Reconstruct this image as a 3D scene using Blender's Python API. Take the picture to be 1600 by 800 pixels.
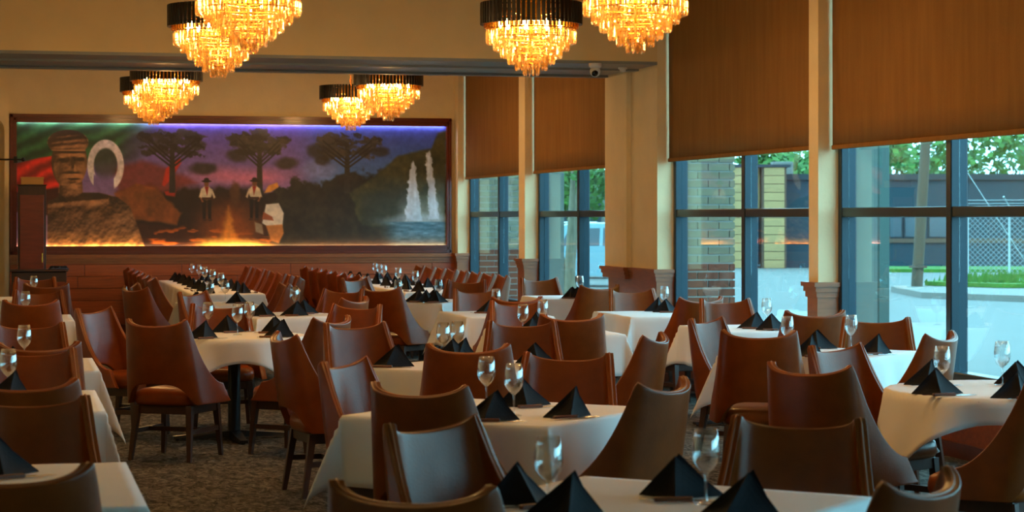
import bpy, bmesh, math, random
import numpy as np
from mathutils import Vector, Matrix

random.seed(7)
rng = np.random.default_rng(11)
for o in list(bpy.data.objects):
    bpy.data.objects.remove(o)
scene = bpy.context.scene
COL = scene.collection

# ------------------------------------------------------------------ camera
F_PX, VPX, HORY, EYE = 3300.0, 10.0, 339.0, 1.6
YAW = math.atan((800 - VPX) / F_PX)
SA, CA = math.sin(YAW), math.cos(YAW)
cam_data = bpy.data.cameras.new('camera')
cam = bpy.data.objects.new('camera', cam_data)
COL.objects.link(cam)
cam.location = (0, 0, EYE)
cam.rotation_euler = (math.pi / 2, 0, -YAW)
cam_data.sensor_width = 36
cam_data.lens = 36 * F_PX / 1600
cam_data.shift_y = -(400 - HORY) / 1600
cam_data.clip_end = 500
cam_data.dof.use_dof = True
cam_data.dof.focus_distance = 15.0
cam_data.dof.aperture_fstop = 6.0
scene.camera = cam

# ------------------------------------------------------------------ world, exposure
world = bpy.data.worlds.new('world')
scene.world = world
world.use_nodes = True
wbg = world.node_tree.nodes['Background']
wbg.inputs['Color'].default_value = (0.50, 0.83, 1.0, 1)
wbg.inputs['Strength'].default_value = 9.0
vs = scene.view_settings
vs.view_transform = 'Standard'
vs.look = 'None'
vs.gamma = 1.0
vs.use_curve_mapping = False
vs.exposure = 0.0
LAMP_W = 100.0            # one chandelier

# ------------------------------------------------------------------ pixel helpers (directions only; distance from plane touched)
def on_z(px, py, z):
    t = (EYE - z) * F_PX / (py - HORY)
    r = (px - 800) / F_PX * t
    return Vector((t * SA + r * CA, t * CA - r * SA, z))
def on_t(px, py, t):
    r = (px - 800) / F_PX * t
    return Vector((t * SA + r * CA, t * CA - r * SA, EYE - (py - HORY) * t / F_PX))
def on_y(px, py, Y):
    k = (px - 800) / F_PX
    return on_t(px, py, Y / (CA - k * SA))
def on_x(px, X):
    k = (px - 800) / F_PX
    t = X / (SA + k * CA)
    return t * CA - t * k * SA

# ------------------------------------------------------------------ materials
def lin(c):
    return tuple(((v / 255.0) / 12.92 if v / 255.0 <= 0.04045 else ((v / 255.0 + 0.055) / 1.055) ** 2.4) for v in c)
MATS = {}
def mat(name, rgb, rough=0.5, metal=0.0, noise=0.0, nscale=8.0, bump=0.0, bscale=60.0, rand=0.0, stretch=(1, 1, 1),
        spec=0.5, coat=0.0, sheen=0.0, linear=False, coord='Object'):
    if name in MATS:
        return MATS[name]
    m = bpy.data.materials.new(name)
    m.use_nodes = True
    nt = m.node_tree
    b = nt.nodes['Principled BSDF']
    base = tuple(rgb) if linear else lin(rgb)
    b.inputs['Base Color'].default_value = (*base, 1)
    b.inputs['Roughness'].default_value = rough
    b.inputs['Metallic'].default_value = metal
    b.inputs['Specular IOR Level'].default_value = spec
    if coat:
        b.inputs['Coat Weight'].default_value = coat
        b.inputs['Coat Roughness'].default_value = 0.15
    if sheen:
        b.inputs['Sheen Weight'].default_value = sheen
    tc = mp = None
    if noise or bump:
        tc = nt.nodes.new('ShaderNodeTexCoord')
        mp = nt.nodes.new('ShaderNodeMapping')
        mp.inputs['Scale'].default_value = stretch
        nt.links.new(tc.outputs[coord], mp.inputs['Vector'])
    src = None
    if noise:
        n = nt.nodes.new('ShaderNodeTexNoise')
        n.inputs['Scale'].default_value = nscale
        n.inputs['Detail'].default_value = 6
        n.inputs['Roughness'].default_value = 0.6
        nt.links.new(mp.outputs[0], n.inputs['Vector'])
        r = nt.nodes.new('ShaderNodeValToRGB')
        r.color_ramp.elements[0].position = 0.3
        r.color_ramp.elements[1].position = 0.7
        r.color_ramp.elements[0].color = (*[v * (1 - noise) for v in base], 1)
        r.color_ramp.elements[1].color = (*[min(1, v * (1 + noise)) for v in base], 1)
        nt.links.new(n.outputs['Fac'], r.inputs['Fac'])
        src = r.outputs['Color']
    if rand:
        oi = nt.nodes.new('ShaderNodeObjectInfo')
        mr = nt.nodes.new('ShaderNodeMapRange')
        mr.inputs['To Min'].default_value = 1 - rand
        mr.inputs['To Max'].default_value = 1 + rand
        nt.links.new(oi.outputs['Random'], mr.inputs['Value'])
        mx = nt.nodes.new('ShaderNodeMix')
        mx.data_type = 'RGBA'
        mx.blend_type = 'MULTIPLY'
        mx.inputs[0].default_value = 1
        if src:
            nt.links.new(src, mx.inputs[6])
        else:
            mx.inputs[6].default_value = (*base, 1)
        nt.links.new(mr.outputs[0], mx.inputs[7])
        src = mx.outputs[2]
    if src:
        nt.links.new(src, b.inputs['Base Color'])
    if bump:
        n2 = nt.nodes.new('ShaderNodeTexNoise')
        n2.inputs['Scale'].default_value = bscale
        n2.inputs['Detail'].default_value = 4
        nt.links.new(mp.outputs[0], n2.inputs['Vector'])
        bp = nt.nodes.new('ShaderNodeBump')
        bp.inputs['Strength'].default_value = bump
        bp.inputs['Distance'].default_value = 0.02
        nt.links.new(n2.outputs['Fac'], bp.inputs['Height'])
        nt.links.new(bp.outputs[0], b.inputs['Normal'])
    MATS[name] = m
    return m

def emit(name, rgb, strength):
    m = bpy.data.materials.new(name)
    m.use_nodes = True
    nt = m.node_tree
    nt.nodes.clear()
    e = nt.nodes.new('ShaderNodeEmission')
    e.inputs[0].default_value = (*rgb, 1)
    e.inputs[1].default_value = strength
    o = nt.nodes.new('ShaderNodeOutputMaterial')
    nt.links.new(e.outputs[0], o.inputs[0])
    return m

def thin_glass(name, tint, refl_min, refl_max, rough=0.0, blend=0.3):
    m = bpy.data.materials.new(name)
    m.use_nodes = True
    nt = m.node_tree
    nt.nodes.clear()
    tr = nt.nodes.new('ShaderNodeBsdfTransparent')
    tr.inputs[0].default_value = (*tint, 1)
    gl = nt.nodes.new('ShaderNodeBsdfGlossy')
    gl.inputs['Roughness'].default_value = rough
    lw = nt.nodes.new('ShaderNodeLayerWeight')
    lw.inputs[0].default_value = blend
    mr = nt.nodes.new('ShaderNodeMapRange')
    mr.inputs['To Min'].default_value = refl_min
    mr.inputs['To Max'].default_value = refl_max
    mx = nt.nodes.new('ShaderNodeMixShader')
    o = nt.nodes.new('ShaderNodeOutputMaterial')
    nt.links.new(lw.outputs['Facing'], mr.inputs['Value'])
    nt.links.new(mr.outputs[0], mx.inputs[0])
    nt.links.new(tr.outputs[0], mx.inputs[1])
    nt.links.new(gl.outputs[0], mx.inputs[2])
    nt.links.new(mx.outputs[0], o.inputs[0])
    return m

def crystal_mat():
    m = bpy.data.materials.new('cut_crystal')
    m.use_nodes = True
    nt = m.node_tree
    nt.nodes.clear()
    tl = nt.nodes.new('ShaderNodeBsdfTranslucent')
    tl.inputs[0].default_value = (0.70, 0.42, 0.14, 1)
    gl = nt.nodes.new('ShaderNodeBsdfGlossy')
    gl.inputs['Roughness'].default_value = 0.12
    gl.inputs['Color'].default_value = (0.84, 0.70, 0.48, 1)
    tr = nt.nodes.new('ShaderNodeBsdfTransparent')
    tr.inputs[0].default_value = (1.0, 0.93, 0.78, 1)
    geo = nt.nodes.new('ShaderNodeNewGeometry')
    mr = nt.nodes.new('ShaderNodeMapRange')
    mr.inputs['To Min'].default_value = 0.74
    mr.inputs['To Max'].default_value = 1.0
    nt.links.new(geo.outputs['Random Per Island'], mr.inputs['Value'])
    m1 = nt.nodes.new('ShaderNodeMixShader')
    nt.links.new(mr.outputs[0], m1.inputs[0])
    nt.links.new(tl.outputs[0], m1.inputs[1])
    nt.links.new(gl.outputs[0], m1.inputs[2])
    m2 = nt.nodes.new('ShaderNodeMixShader')
    m2.inputs[0].default_value = 0.62
    nt.links.new(m1.outputs[0], m2.inputs[1])
    nt.links.new(tr.outputs[0], m2.inputs[2])
    o = nt.nodes.new('ShaderNodeOutputMaterial')
    nt.links.new(m2.outputs[0], o.inputs[0])
    return m

def fabric_mat(name, rgb, transl):
    m = bpy.data.materials.new(name)
    m.use_nodes = True
    nt = m.node_tree
    b = nt.nodes['Principled BSDF']
    b.inputs['Roughness'].default_value = 0.85
    b.inputs['Specular IOR Level'].default_value = 0.15
    base = lin(rgb)
    tc = nt.nodes.new('ShaderNodeTexCoord')
    mp = nt.nodes.new('ShaderNodeMapping')
    mp.inputs['Scale'].default_value = (1, 4, 0.5)
    n = nt.nodes.new('ShaderNodeTexNoise')
    n.inputs['Scale'].default_value = 3
    n.inputs['Detail'].default_value = 5
    mp2 = nt.nodes.new('ShaderNodeMapping')
    mp2.inputs['Scale'].default_value = (1, 1, 1)
    n2 = nt.nodes.new('ShaderNodeTexNoise')
    n2.inputs['Scale'].default_value = 220
    nt.links.new(tc.outputs['Object'], mp.inputs[0])
    nt.links.new(mp.outputs[0], n.inputs['Vector'])
    nt.links.new(tc.outputs['Object'], mp2.inputs[0])
    nt.links.new(mp2.outputs[0], n2.inputs['Vector'])
    ad = nt.nodes.new('ShaderNodeMath')
    ad.operation = 'ADD'
    nt.links.new(n.outputs['Fac'], ad.inputs[0])
    nt.links.new(n2.outputs['Fac'], ad.inputs[1])
    r = nt.nodes.new('ShaderNodeValToRGB')
    r.color_ramp.elements[0].position = 0.35
    r.color_ramp.elements[1].position = 0.65
    r.color_ramp.elements[0].color = (*[v * 0.85 for v in base], 1)
    r.color_ramp.elements[1].color = (*[v * 1.15 for v in base], 1)
    hf = nt.nodes.new('ShaderNodeMath')
    hf.operation = 'MULTIPLY'
    hf.inputs[1].default_value = 0.5
    nt.links.new(ad.outputs[0], hf.inputs[0])
    nt.links.new(hf.outputs[0], r.inputs[0])
    nt.links.new(r.outputs[0], b.inputs['Base Color'])
    tl = nt.nodes.new('ShaderNodeBsdfTranslucent')
    nt.links.new(r.outputs[0], tl.inputs[0])
    mx = nt.nodes.new('ShaderNodeMixShader')
    mx.inputs[0].default_value = transl
    nt.links.new(b.outputs[0], mx.inputs[1])
    nt.links.new(tl.outputs[0], mx.inputs[2])
    nt.links.new(mx.outputs[0], nt.nodes['Material Output'].inputs[0])
    return m

def carpet_mat():
    m = bpy.data.materials.new('carpet')
    m.use_nodes = True
    nt = m.node_tree
    b = nt.nodes['Principled BSDF']
    b.inputs['Roughness'].default_value = 0.95
    b.inputs['Specular IOR Level'].default_value = 0.1
    tc = nt.nodes.new('ShaderNodeTexCoord')
    mp = nt.nodes.new('ShaderNodeMapping')
    mp.inputs['Scale'].default_value = (5.0, 2.4, 1)
    nt.links.new(tc.outputs['Object'], mp.inputs[0])
    n = nt.nodes.new('ShaderNodeTexNoise')
    n.inputs['Scale'].default_value = 3.5
    n.inputs['Detail'].default_value = 9
    n.inputs['Roughness'].default_value = 0.75
    n.inputs['Distortion'].default_value = 1.2
    nt.links.new(mp.outputs[0], n.inputs['Vector'])
    r = nt.nodes.new('ShaderNodeValToRGB')
    e = r.color_ramp.elements
    e[0].position = 0.40
    e[0].color = (*lin((48, 46, 44)), 1)
    e[1].position = 0.60
    e[1].color = (*lin((120, 114, 106)), 1)
    k = e.new(0.5)
    k.color = (*lin((82, 78, 72)), 1)
    nt.links.new(n.outputs['Fac'], r.inputs[0])
    nt.links.new(r.outputs[0], b.inputs['Base Color'])
    n2 = nt.nodes.new('ShaderNodeTexNoise')
    n2.inputs['Scale'].default_value = 120
    nt.links.new(tc.outputs['Object'], n2.inputs['Vector'])
    bp = nt.nodes.new('ShaderNodeBump')
    bp.inputs['Strength'].default_value = 0.5
    bp.inputs['Distance'].default_value = 0.01
    nt.links.new(n2.outputs['Fac'], bp.inputs['Height'])
    nt.links.new(bp.outputs[0], b.inputs['Normal'])
    return m

M = dict(
    plaster=mat('cream_plaster', (226, 206, 164), 0.8, noise=0.05, nscale=3, bump=0.1, bscale=30),
    ceiling=mat('ceiling_paint', (214, 196, 160), 0.9),
    beam_paint=mat('beam_paint', (222, 194, 140), 0.7, noise=0.04, nscale=2),
    soffit=mat('soffit_daylight_grey', (128, 132, 132), 0.35, noise=0.05, nscale=2),  # beam underside: grey of the window light put into its colour
    wood_red=mat('red_brown_wood', (148, 70, 30), 0.42, noise=0.28, nscale=4, stretch=(0.6, 6, 9), bump=0.06, bscale=20, rand=0.14),
    wood_frame=mat('dark_red_wood_moulding', (98, 36, 20), 0.3, noise=0.22, nscale=5, stretch=(1, 4, 6), coat=0.2),
    wood_cap=mat('brown_wood_cap', (140, 80, 42), 0.35, noise=0.2, nscale=5, stretch=(1, 1, 7)),
    wood_dark=mat('dark_wood', (44, 22, 14), 0.4, noise=0.25, nscale=5, stretch=(5, 5, 0.7)),
    wood_leg=mat('walnut_leg', (62, 36, 24), 0.4, noise=0.2, nscale=9, stretch=(6, 6, 1)),
    leather=mat('brown_leather', (120, 54, 12), 0.30, noise=0.24, nscale=5, bump=0.05, bscale=110, rand=0.07, spec=0.28),
    piping=mat('leather_piping', (150, 78, 34), 0.36),
    cloth=mat('white_table_linen', (226, 225, 224), 0.85, noise=0.02, nscale=5, bump=0.08, bscale=300, spec=0.2),
    napkin=mat('black_napkin', (20, 20, 26), 0.8, bump=0.1, bscale=200, spec=0.25),
    steel=mat('cutlery_steel', (205, 208, 212), 0.16, metal=1.0),
    knife_handle=mat('knife_handle_wood', (92, 48, 26), 0.4, noise=0.2),
    iron=mat('black_iron', (24, 24, 26), 0.38, metal=0.3),
    outer_render=mat('grey_render', (104, 112, 106), 0.85, noise=0.05, nscale=3),
    alu=mat('window_alu_dark', (14, 42, 56), 0.3, metal=0.2),
    gold=mat('gold_metal', (214, 150, 52), 0.22, metal=1.0),
    black_metal=mat('black_lacquer_metal', (14, 12, 12), 0.35, metal=0.2),
    white_plastic=mat('white_plastic', (208, 208, 208), 0.4),
    black_gloss=mat('black_gloss', (8, 8, 10), 0.1),
    stone_sill=mat('exterior_sill_concrete', (190, 196, 196), 0.8, noise=0.1),
    brick_pale=mat('pale_brick', (124, 112, 90), 0.85, noise=0.14, nscale=14, rand=0.12),
    brick_red=mat('red_brick', (108, 54, 36), 0.85, noise=0.18, nscale=14, rand=0.16),
    mortar=mat('mortar', (166, 164, 158), 0.9),
    asphalt=mat('asphalt_pale', (92, 91, 88), 0.9, noise=0.08, nscale=0.4, stretch=(1, 1, 1)),
    concrete=mat('pale_concrete', (106, 102, 96), 0.9, noise=0.06, nscale=1.0),
    yellow_paint=mat('road_paint', (226, 206, 150), 0.8),
    grass=mat('grass', (58, 100, 28), 0.95, noise=0.3, nscale=1.2, bump=0.4, bscale=4),
    bldg=mat('slate_blue_render', (18, 44, 54), 0.8, noise=0.08, nscale=0.5),
    bldg_cap=mat('slate_parapet', (24, 32, 38), 0.7),
    tan_board=mat('tan_cladding', (158, 122, 78), 0.75, noise=0.1, nscale=1, stretch=(1, 1, 5), rand=0.06),
    tan_trim=mat('tan_trim', (82, 58, 44), 0.75),
    steel_post=mat('teal_steel_post', (48, 72, 66), 0.5),
    pole_wood=mat('weathered_pole', (76, 62, 48), 0.9, noise=0.2, nscale=3, stretch=(6, 6, 0.5)),
    bark=mat('bark', (104, 96, 78), 0.9, noise=0.25, nscale=6, stretch=(3, 3, 1)),
    leaf=mat('leaf_green', (58, 104, 30), 0.7, rand=0.1, noise=0.3, nscale=2),
    leaf2=mat('leaf_deep_green', (38, 88, 34), 0.7, rand=0.1, noise=0.3, nscale=2),
    fence=mat('galvanised_wire', (150, 160, 160), 0.5, metal=0.5),
    car_white=mat('car_paint_silver', (112, 114, 114), 0.25, coat=0.5),
    car_red=mat('car_paint_maroon', (116, 52, 48), 0.25, coat=0.5),
    car_dark=mat('car_paint_teal', (92, 128, 138), 0.25, coat=0.5),
    tyre=mat('tyre_rubber', (28, 28, 30), 0.8),
    carglass=mat('car_window', (44, 56, 64), 0.08),
    kraft=mat('tan_box_card', (176, 132, 70), 0.8, noise=0.05),
)
M['crystal'] = crystal_mat()
M['wineglass'] = thin_glass('clear_wine_glass', (0.985, 0.99, 0.99), 0.05, 0.75, 0.01, 0.35)
M['pane'] = thin_glass('window_glass', (0.74, 0.93, 0.95), 0.03, 0.5, 0.0, 0.2)
M['blind'] = fabric_mat('brown_blind_fabric', (146, 104, 56), 0.16)
M['bulb'] = emit('warm_bulb', (1.0, 0.72, 0.36), 40)
M['led_cool'] = emit('led_cool_white', (0.80, 0.74, 1.0), 34)
M['led_warm'] = emit('led_warm_white', (1.0, 0.66, 0.34), 34)
M['carpet'] = carpet_mat()

# ------------------------------------------------------------------ mesh helpers
class MB:
    """collects boxes, bars, tubes and lathes into one mesh"""
    def __init__(self):
        self.v = []
        self.f = []
        self.s = []
    def add(self, verts, faces, smooth=False, mtx=None):
        n = len(self.v)
        if mtx is not None:
            verts = [mtx @ Vector(p) for p in verts]
        self.v += [tuple(p) for p in verts]
        self.f += [tuple(i + n for i in f) for f in faces]
        self.s += [smooth] * len(faces)
        return self
    def box(self, c, d, rz=0, mtx=None):
        x, y, z = d[0] / 2, d[1] / 2, d[2] / 2
        vs_ = [(-x, -y, -z), (x, -y, -z), (x, y, -z), (-x, y, -z), (-x, -y, z), (x, -y, z), (x, y, z), (-x, y, z)]
        m = Matrix.Translation(c) @ Matrix.Rotation(rz, 4, 'Z')
        if mtx is not None:
            m = mtx @ m
        return self.add(vs_, [(0, 3, 2, 1), (4, 5, 6, 7), (0, 1, 5, 4), (1, 2, 6, 5), (2, 3, 7, 6), (3, 0, 4, 7)], False, m)
    def span(self, a, b):
        c = [(a[i] + b[i]) / 2 for i in range(3)]
        return self.box(c, [abs(b[i] - a[i]) for i in range(3)])
    def rbox(self, c, d, r, mtx=None):
        """box with chamfered vertical and horizontal edges"""
        bm = bmesh.new()
        bmesh.ops.create_cube(bm, size=1)
        for v in bm.verts:
            v.co = Vector((v.co.x * d[0], v.co.y * d[1], v.co.z * d[2])) + Vector(c)
        bmesh.ops.bevel(bm, geom=list(bm.edges), offset=r, segments=2, affect='EDGES', profile=0.5)
        bm.verts.index_update()
        self.add([v.co.copy() for v in bm.verts], [[v.index for v in f.verts] for f in bm.faces], False, mtx)
        bm.free()
        return self
    def tube(self, pts, rad, n=8, caps=True, smooth=True):
        pts = [Vector(p) for p in pts]
        if not hasattr(rad, '__len__'):
            rad = [rad] * len(pts)
        vs_, fs = [], []
        for i, p in enumerate(pts):
            d = (pts[min(i + 1, len(pts) - 1)] - pts[max(i - 1, 0)]).normalized()
            u = d.orthogonal().normalized() if abs(d.z) < 0.99 else Vector((1, 0, 0))
            if abs(d.z) < 0.99:
                u = d.cross(Vector((0, 0, 1))).normalized()
            w = d.cross(u)
            for k in range(n):
                a = 2 * math.pi * (k + 0.5) / n
                vs_.append(p + (u * math.cos(a) + w * math.sin(a)) * rad[i])
        for i in range(len(pts) - 1):
            for k in range(n):
                fs.append((i * n + k, i * n + (k + 1) % n, (i + 1) * n + (k + 1) % n, (i + 1) * n + k))
        self.add(vs_, fs, smooth)
        if caps:
            self.add(vs_[:n], [tuple(range(n))[::-1]])
            self.add(vs_[-n:], [tuple(range(n))])
        return self
    def lathe(self, prof, n=24, c=(0, 0, 0), smooth=True):
        vs_, fs = [], []
        for r, z in prof:
            for k in range(n):
                a = 2 * math.pi * k / n
                vs_.append((c[0] + r * math.cos(a), c[1] + r * math.sin(a), c[2] + z))
        for i in range(len(prof) - 1):
            for k in range(n):
                fs.append((i * n + k, i * n + (k + 1) % n, (i + 1) * n + (k + 1) % n, (i + 1) * n + k))
        return self.add(vs_, fs, smooth)
    def grid(self, nx, ny, fn, smooth=True):
        vs_ = [fn(i / nx, j / ny) for j in range(ny + 1) for i in range(nx + 1)]
        fs = [(j * (nx + 1) + i, j * (nx + 1) + i + 1, (j + 1) * (nx + 1) + i + 1, (j + 1) * (nx + 1) + i)
              for j in range(ny) for i in range(nx)]
        return self.add(vs_, fs, smooth)
    def mesh(self, name, material):
        me = bpy.data.meshes.new(name)
        me.from_pydata(self.v, [], self.f)
        me.polygons.foreach_set('use_smooth', self.s)
        if material:
            me.materials.append(M[material] if isinstance(material, str) else material)
        me.update()
        return me
    def build(self, name, material, parent=None, loc=None):
        return link(name, self.mesh(name, material), parent, loc)

def link(name, me, parent=None, loc=None):
    o = bpy.data.objects.new(name, me)
    COL.objects.link(o)
    if parent is not None:
        o.parent = parent
    if loc is not None:
        o.location = loc
    return o
def tag(o, label=None, cat=None, group=None, kind=None):
    if label:
        o['label'] = label
    if cat:
        o['category'] = cat
    if group:
        o['group'] = group
    if kind:
        o['kind'] = kind
    return o
def empty(name, loc=(0, 0, 0), rz=0, label=None, cat=None, group=None, kind=None):
    o = bpy.data.objects.new(name, None)
    o.empty_display_size = 0.1
    COL.objects.link(o)
    o.location = loc
    o.rotation_euler = (0, 0, rz)
    return tag(o, label, cat, group, kind)
def copy_tree(o, parent=None):
    c = o.copy()
    COL.objects.link(c)
    c.parent = parent
    for ch in list(o.children):
        copy_tree(ch, c)
    return c
def bake(me, mods, name, material):
    """evaluate modifiers once so copies share plain mesh data"""
    o = bpy.data.objects.new('bake', me)
    COL.objects.link(o)
    for kind, kw in mods:
        md = o.modifiers.new(kind, kind)
        for k, v in kw.items():
            setattr(md, k, v)
    dg = bpy.context.evaluated_depsgraph_get()
    r = bpy.data.meshes.new_from_object(o.evaluated_get(dg))
    bpy.data.objects.remove(o)
    r.name = name
    r.materials.clear()
    r.materials.append(M[material])
    r.polygons.foreach_set('use_smooth', [True] * len(r.polygons))
    return r

# ================================================================== room shell
YB, XR, XG, XBL, ZC = 29.5, 6.22, 6.45, 6.33, 4.3     # mural wall, pier face, glass, blind planes, ceiling
YF, XL = -3.0, -1.3
CAPZ = 1.085

floor = MB().span((XL - 0.2, YF - 0.2, -0.1), (XR + 0.5, YB + 0.2, 0)).build('floor', 'carpet')
tag(floor, 'dark grey-brown patterned carpet under all the tables', kind='structure')
ceil = MB().span((XL - 0.2, YF - 0.2, ZC), (XR + 0.5, YB + 0.2, ZC + 0.15)).build('ceiling', 'ceiling')
tag(ceil, kind='structure')

wall_back = tag(MB().span((XL, YB, 0), (XG + 0.05, YB + 0.2, ZC)).build('wall_back', 'plaster'), 'cream plaster wall behind the framed mural', kind='structure')
tag(MB().span((XL - 0.2, YF, 0), (XL, YB, ZC)).build('wall_left', 'plaster'), 'cream side wall opposite the windows', kind='structure')
tag(MB().span((XL, YF - 0.2, 0), (XR + 0.4, YF, ZC)).build('wall_front', 'plaster'), 'cream wall at the near end of the room', kind='structure')

# narrow return wall with an arched opening beside the mural
YN = 28.95
xe = on_y(14, 300, YN).x
xo = on_y(7, 300, YN).x
nib = MB()
nib.span((xo, YN, 0), (xe, YB, ZC))
arc = []
zs, zt = 2.75, 3.0
nseg = 8
prev = None
for i in range(nseg + 1):
    a = math.pi / 2 * i / nseg
    arc.append((xo - 0.35 * (1 - math.cos(a)), zs + (zt - zs) * math.sin(a)))
for i in range(nseg):
    (x0, z0), (x1, z1) = arc[i], arc[i + 1]
    nib.add([(x0, YN, z0), (x0, YN, ZC), (x1, YN, ZC), (x1, YN, z1), (x0, YB, z0), (x0, YB, ZC), (x1, YB, ZC), (x1, YB, z1)],
            [(0, 3, 2, 1), (0, 4, 7, 3)])
nib.span((XL, YN, zt), (xo - 0.35, YB, ZC))
tag(nib.build('wall_arch', 'plaster'), 'cream return wall with an arched opening beside the mural', kind='structure')

# dropped beam across the room
YB0, YB1, ZBM = 19.85, 21.54, 3.095
beam = empty('trim_1', (0, 0, 0), kind='structure')
tag(beam, 'cream dropped ceiling beam, underside coloured grey as if lit by the windows')
MB().span((XL, YB0, ZBM + 0.03), (XR, YB1, ZC)).build('beam_body', 'beam_paint', beam)
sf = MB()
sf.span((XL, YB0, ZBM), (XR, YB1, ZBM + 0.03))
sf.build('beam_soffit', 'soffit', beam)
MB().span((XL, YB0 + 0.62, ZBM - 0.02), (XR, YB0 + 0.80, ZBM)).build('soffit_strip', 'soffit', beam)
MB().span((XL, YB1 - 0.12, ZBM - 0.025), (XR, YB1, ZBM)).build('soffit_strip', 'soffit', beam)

# ---- wainscot of horizontal boards on the mural wall
x_w0, x_w1 = xe + 0.01, XR
wains = empty('trim_2', (0, 0, 0), kind='structure')
tag(wains, 'red-brown wooden plank wainscot below the mural')
MB().span((x_w0, YB - 0.015, 0), (x_w1, YB, CAPZ - 0.1)).build('backing_board', 'wood_frame', wains)
rows = 5
rh = (CAPZ - 0.13 - 0.12) / rows
for r in range(rows):
    x = x_w0 - random.random() * 1.2
    while x < x_w1:
        L = random.uniform(1.2, 2.2)
        a, b = max(x, x_w0), min(x + L, x_w1)
        if b - a > 0.05:
            MB().rbox(((a + b) / 2, YB - 0.028, 0.12 + (r + 0.5) * rh), (b - a - 0.006, 0.026, rh - 0.006), 0.004).build('plank', 'wood_red', wains)
        x += L
MB().span((x_w0, YB - 0.05, 0), (x_w1, YB - 0.012, 0.12)).build('baseboard', 'wood_frame', wains)
cp = MB()
for z0, z1, d in ((CAPZ - 0.13, CAPZ - 0.09, 0.055), (CAPZ - 0.09, CAPZ - 0.05, 0.075), (CAPZ - 0.05, CAPZ, 0.10)):
    cp.span((x_w0, YB - d, z0), (x_w1, YB, z1))
cp.build('cap_moulding', 'wood_cap', wains)

# ---- mural
mp0 = on_y(26, 192, YB - 0.03)
mp1 = on_y(697, 383, YB - 0.03)
MX0, MX1, MZ1, MZ0 = mp0.x, mp1.x, on_y(26, 191, YB).z, on_y(80, 385.0, YB).z

def vnoise(h, w, cells_x, cells_y):
    g = rng.random((cells_y + 2, cells_x + 2))
    yy = np.linspace(0, cells_y, h)[:, None]
    xx = np.linspace(0, cells_x, w)[None, :]
    y0 = np.minimum(yy.astype(int), cells_y)
    x0 = np.minimum(xx.astype(int), cells_x)
    fy, fx = yy - y0, xx - x0
    fy, fx = fy * fy * (3 - 2 * fy), fx * fx * (3 - 2 * fx)
    return (g[y0, x0] * (1 - fx) + g[y0, x0 + 1] * fx) * (1 - fy) + (g[y0 + 1, x0] * (1 - fx) + g[y0 + 1, x0 + 1] * fx) * fy
def fbm(h, w, cx, cy, oct=4):
    s, a, tot = 0, 1.0, 0
    for i in range(oct):
        s = s + a * vnoise(h, w, cx * 2 ** i, cy * 2 ** i)
        tot += a
        a *= 0.55
    return s / tot

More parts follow.
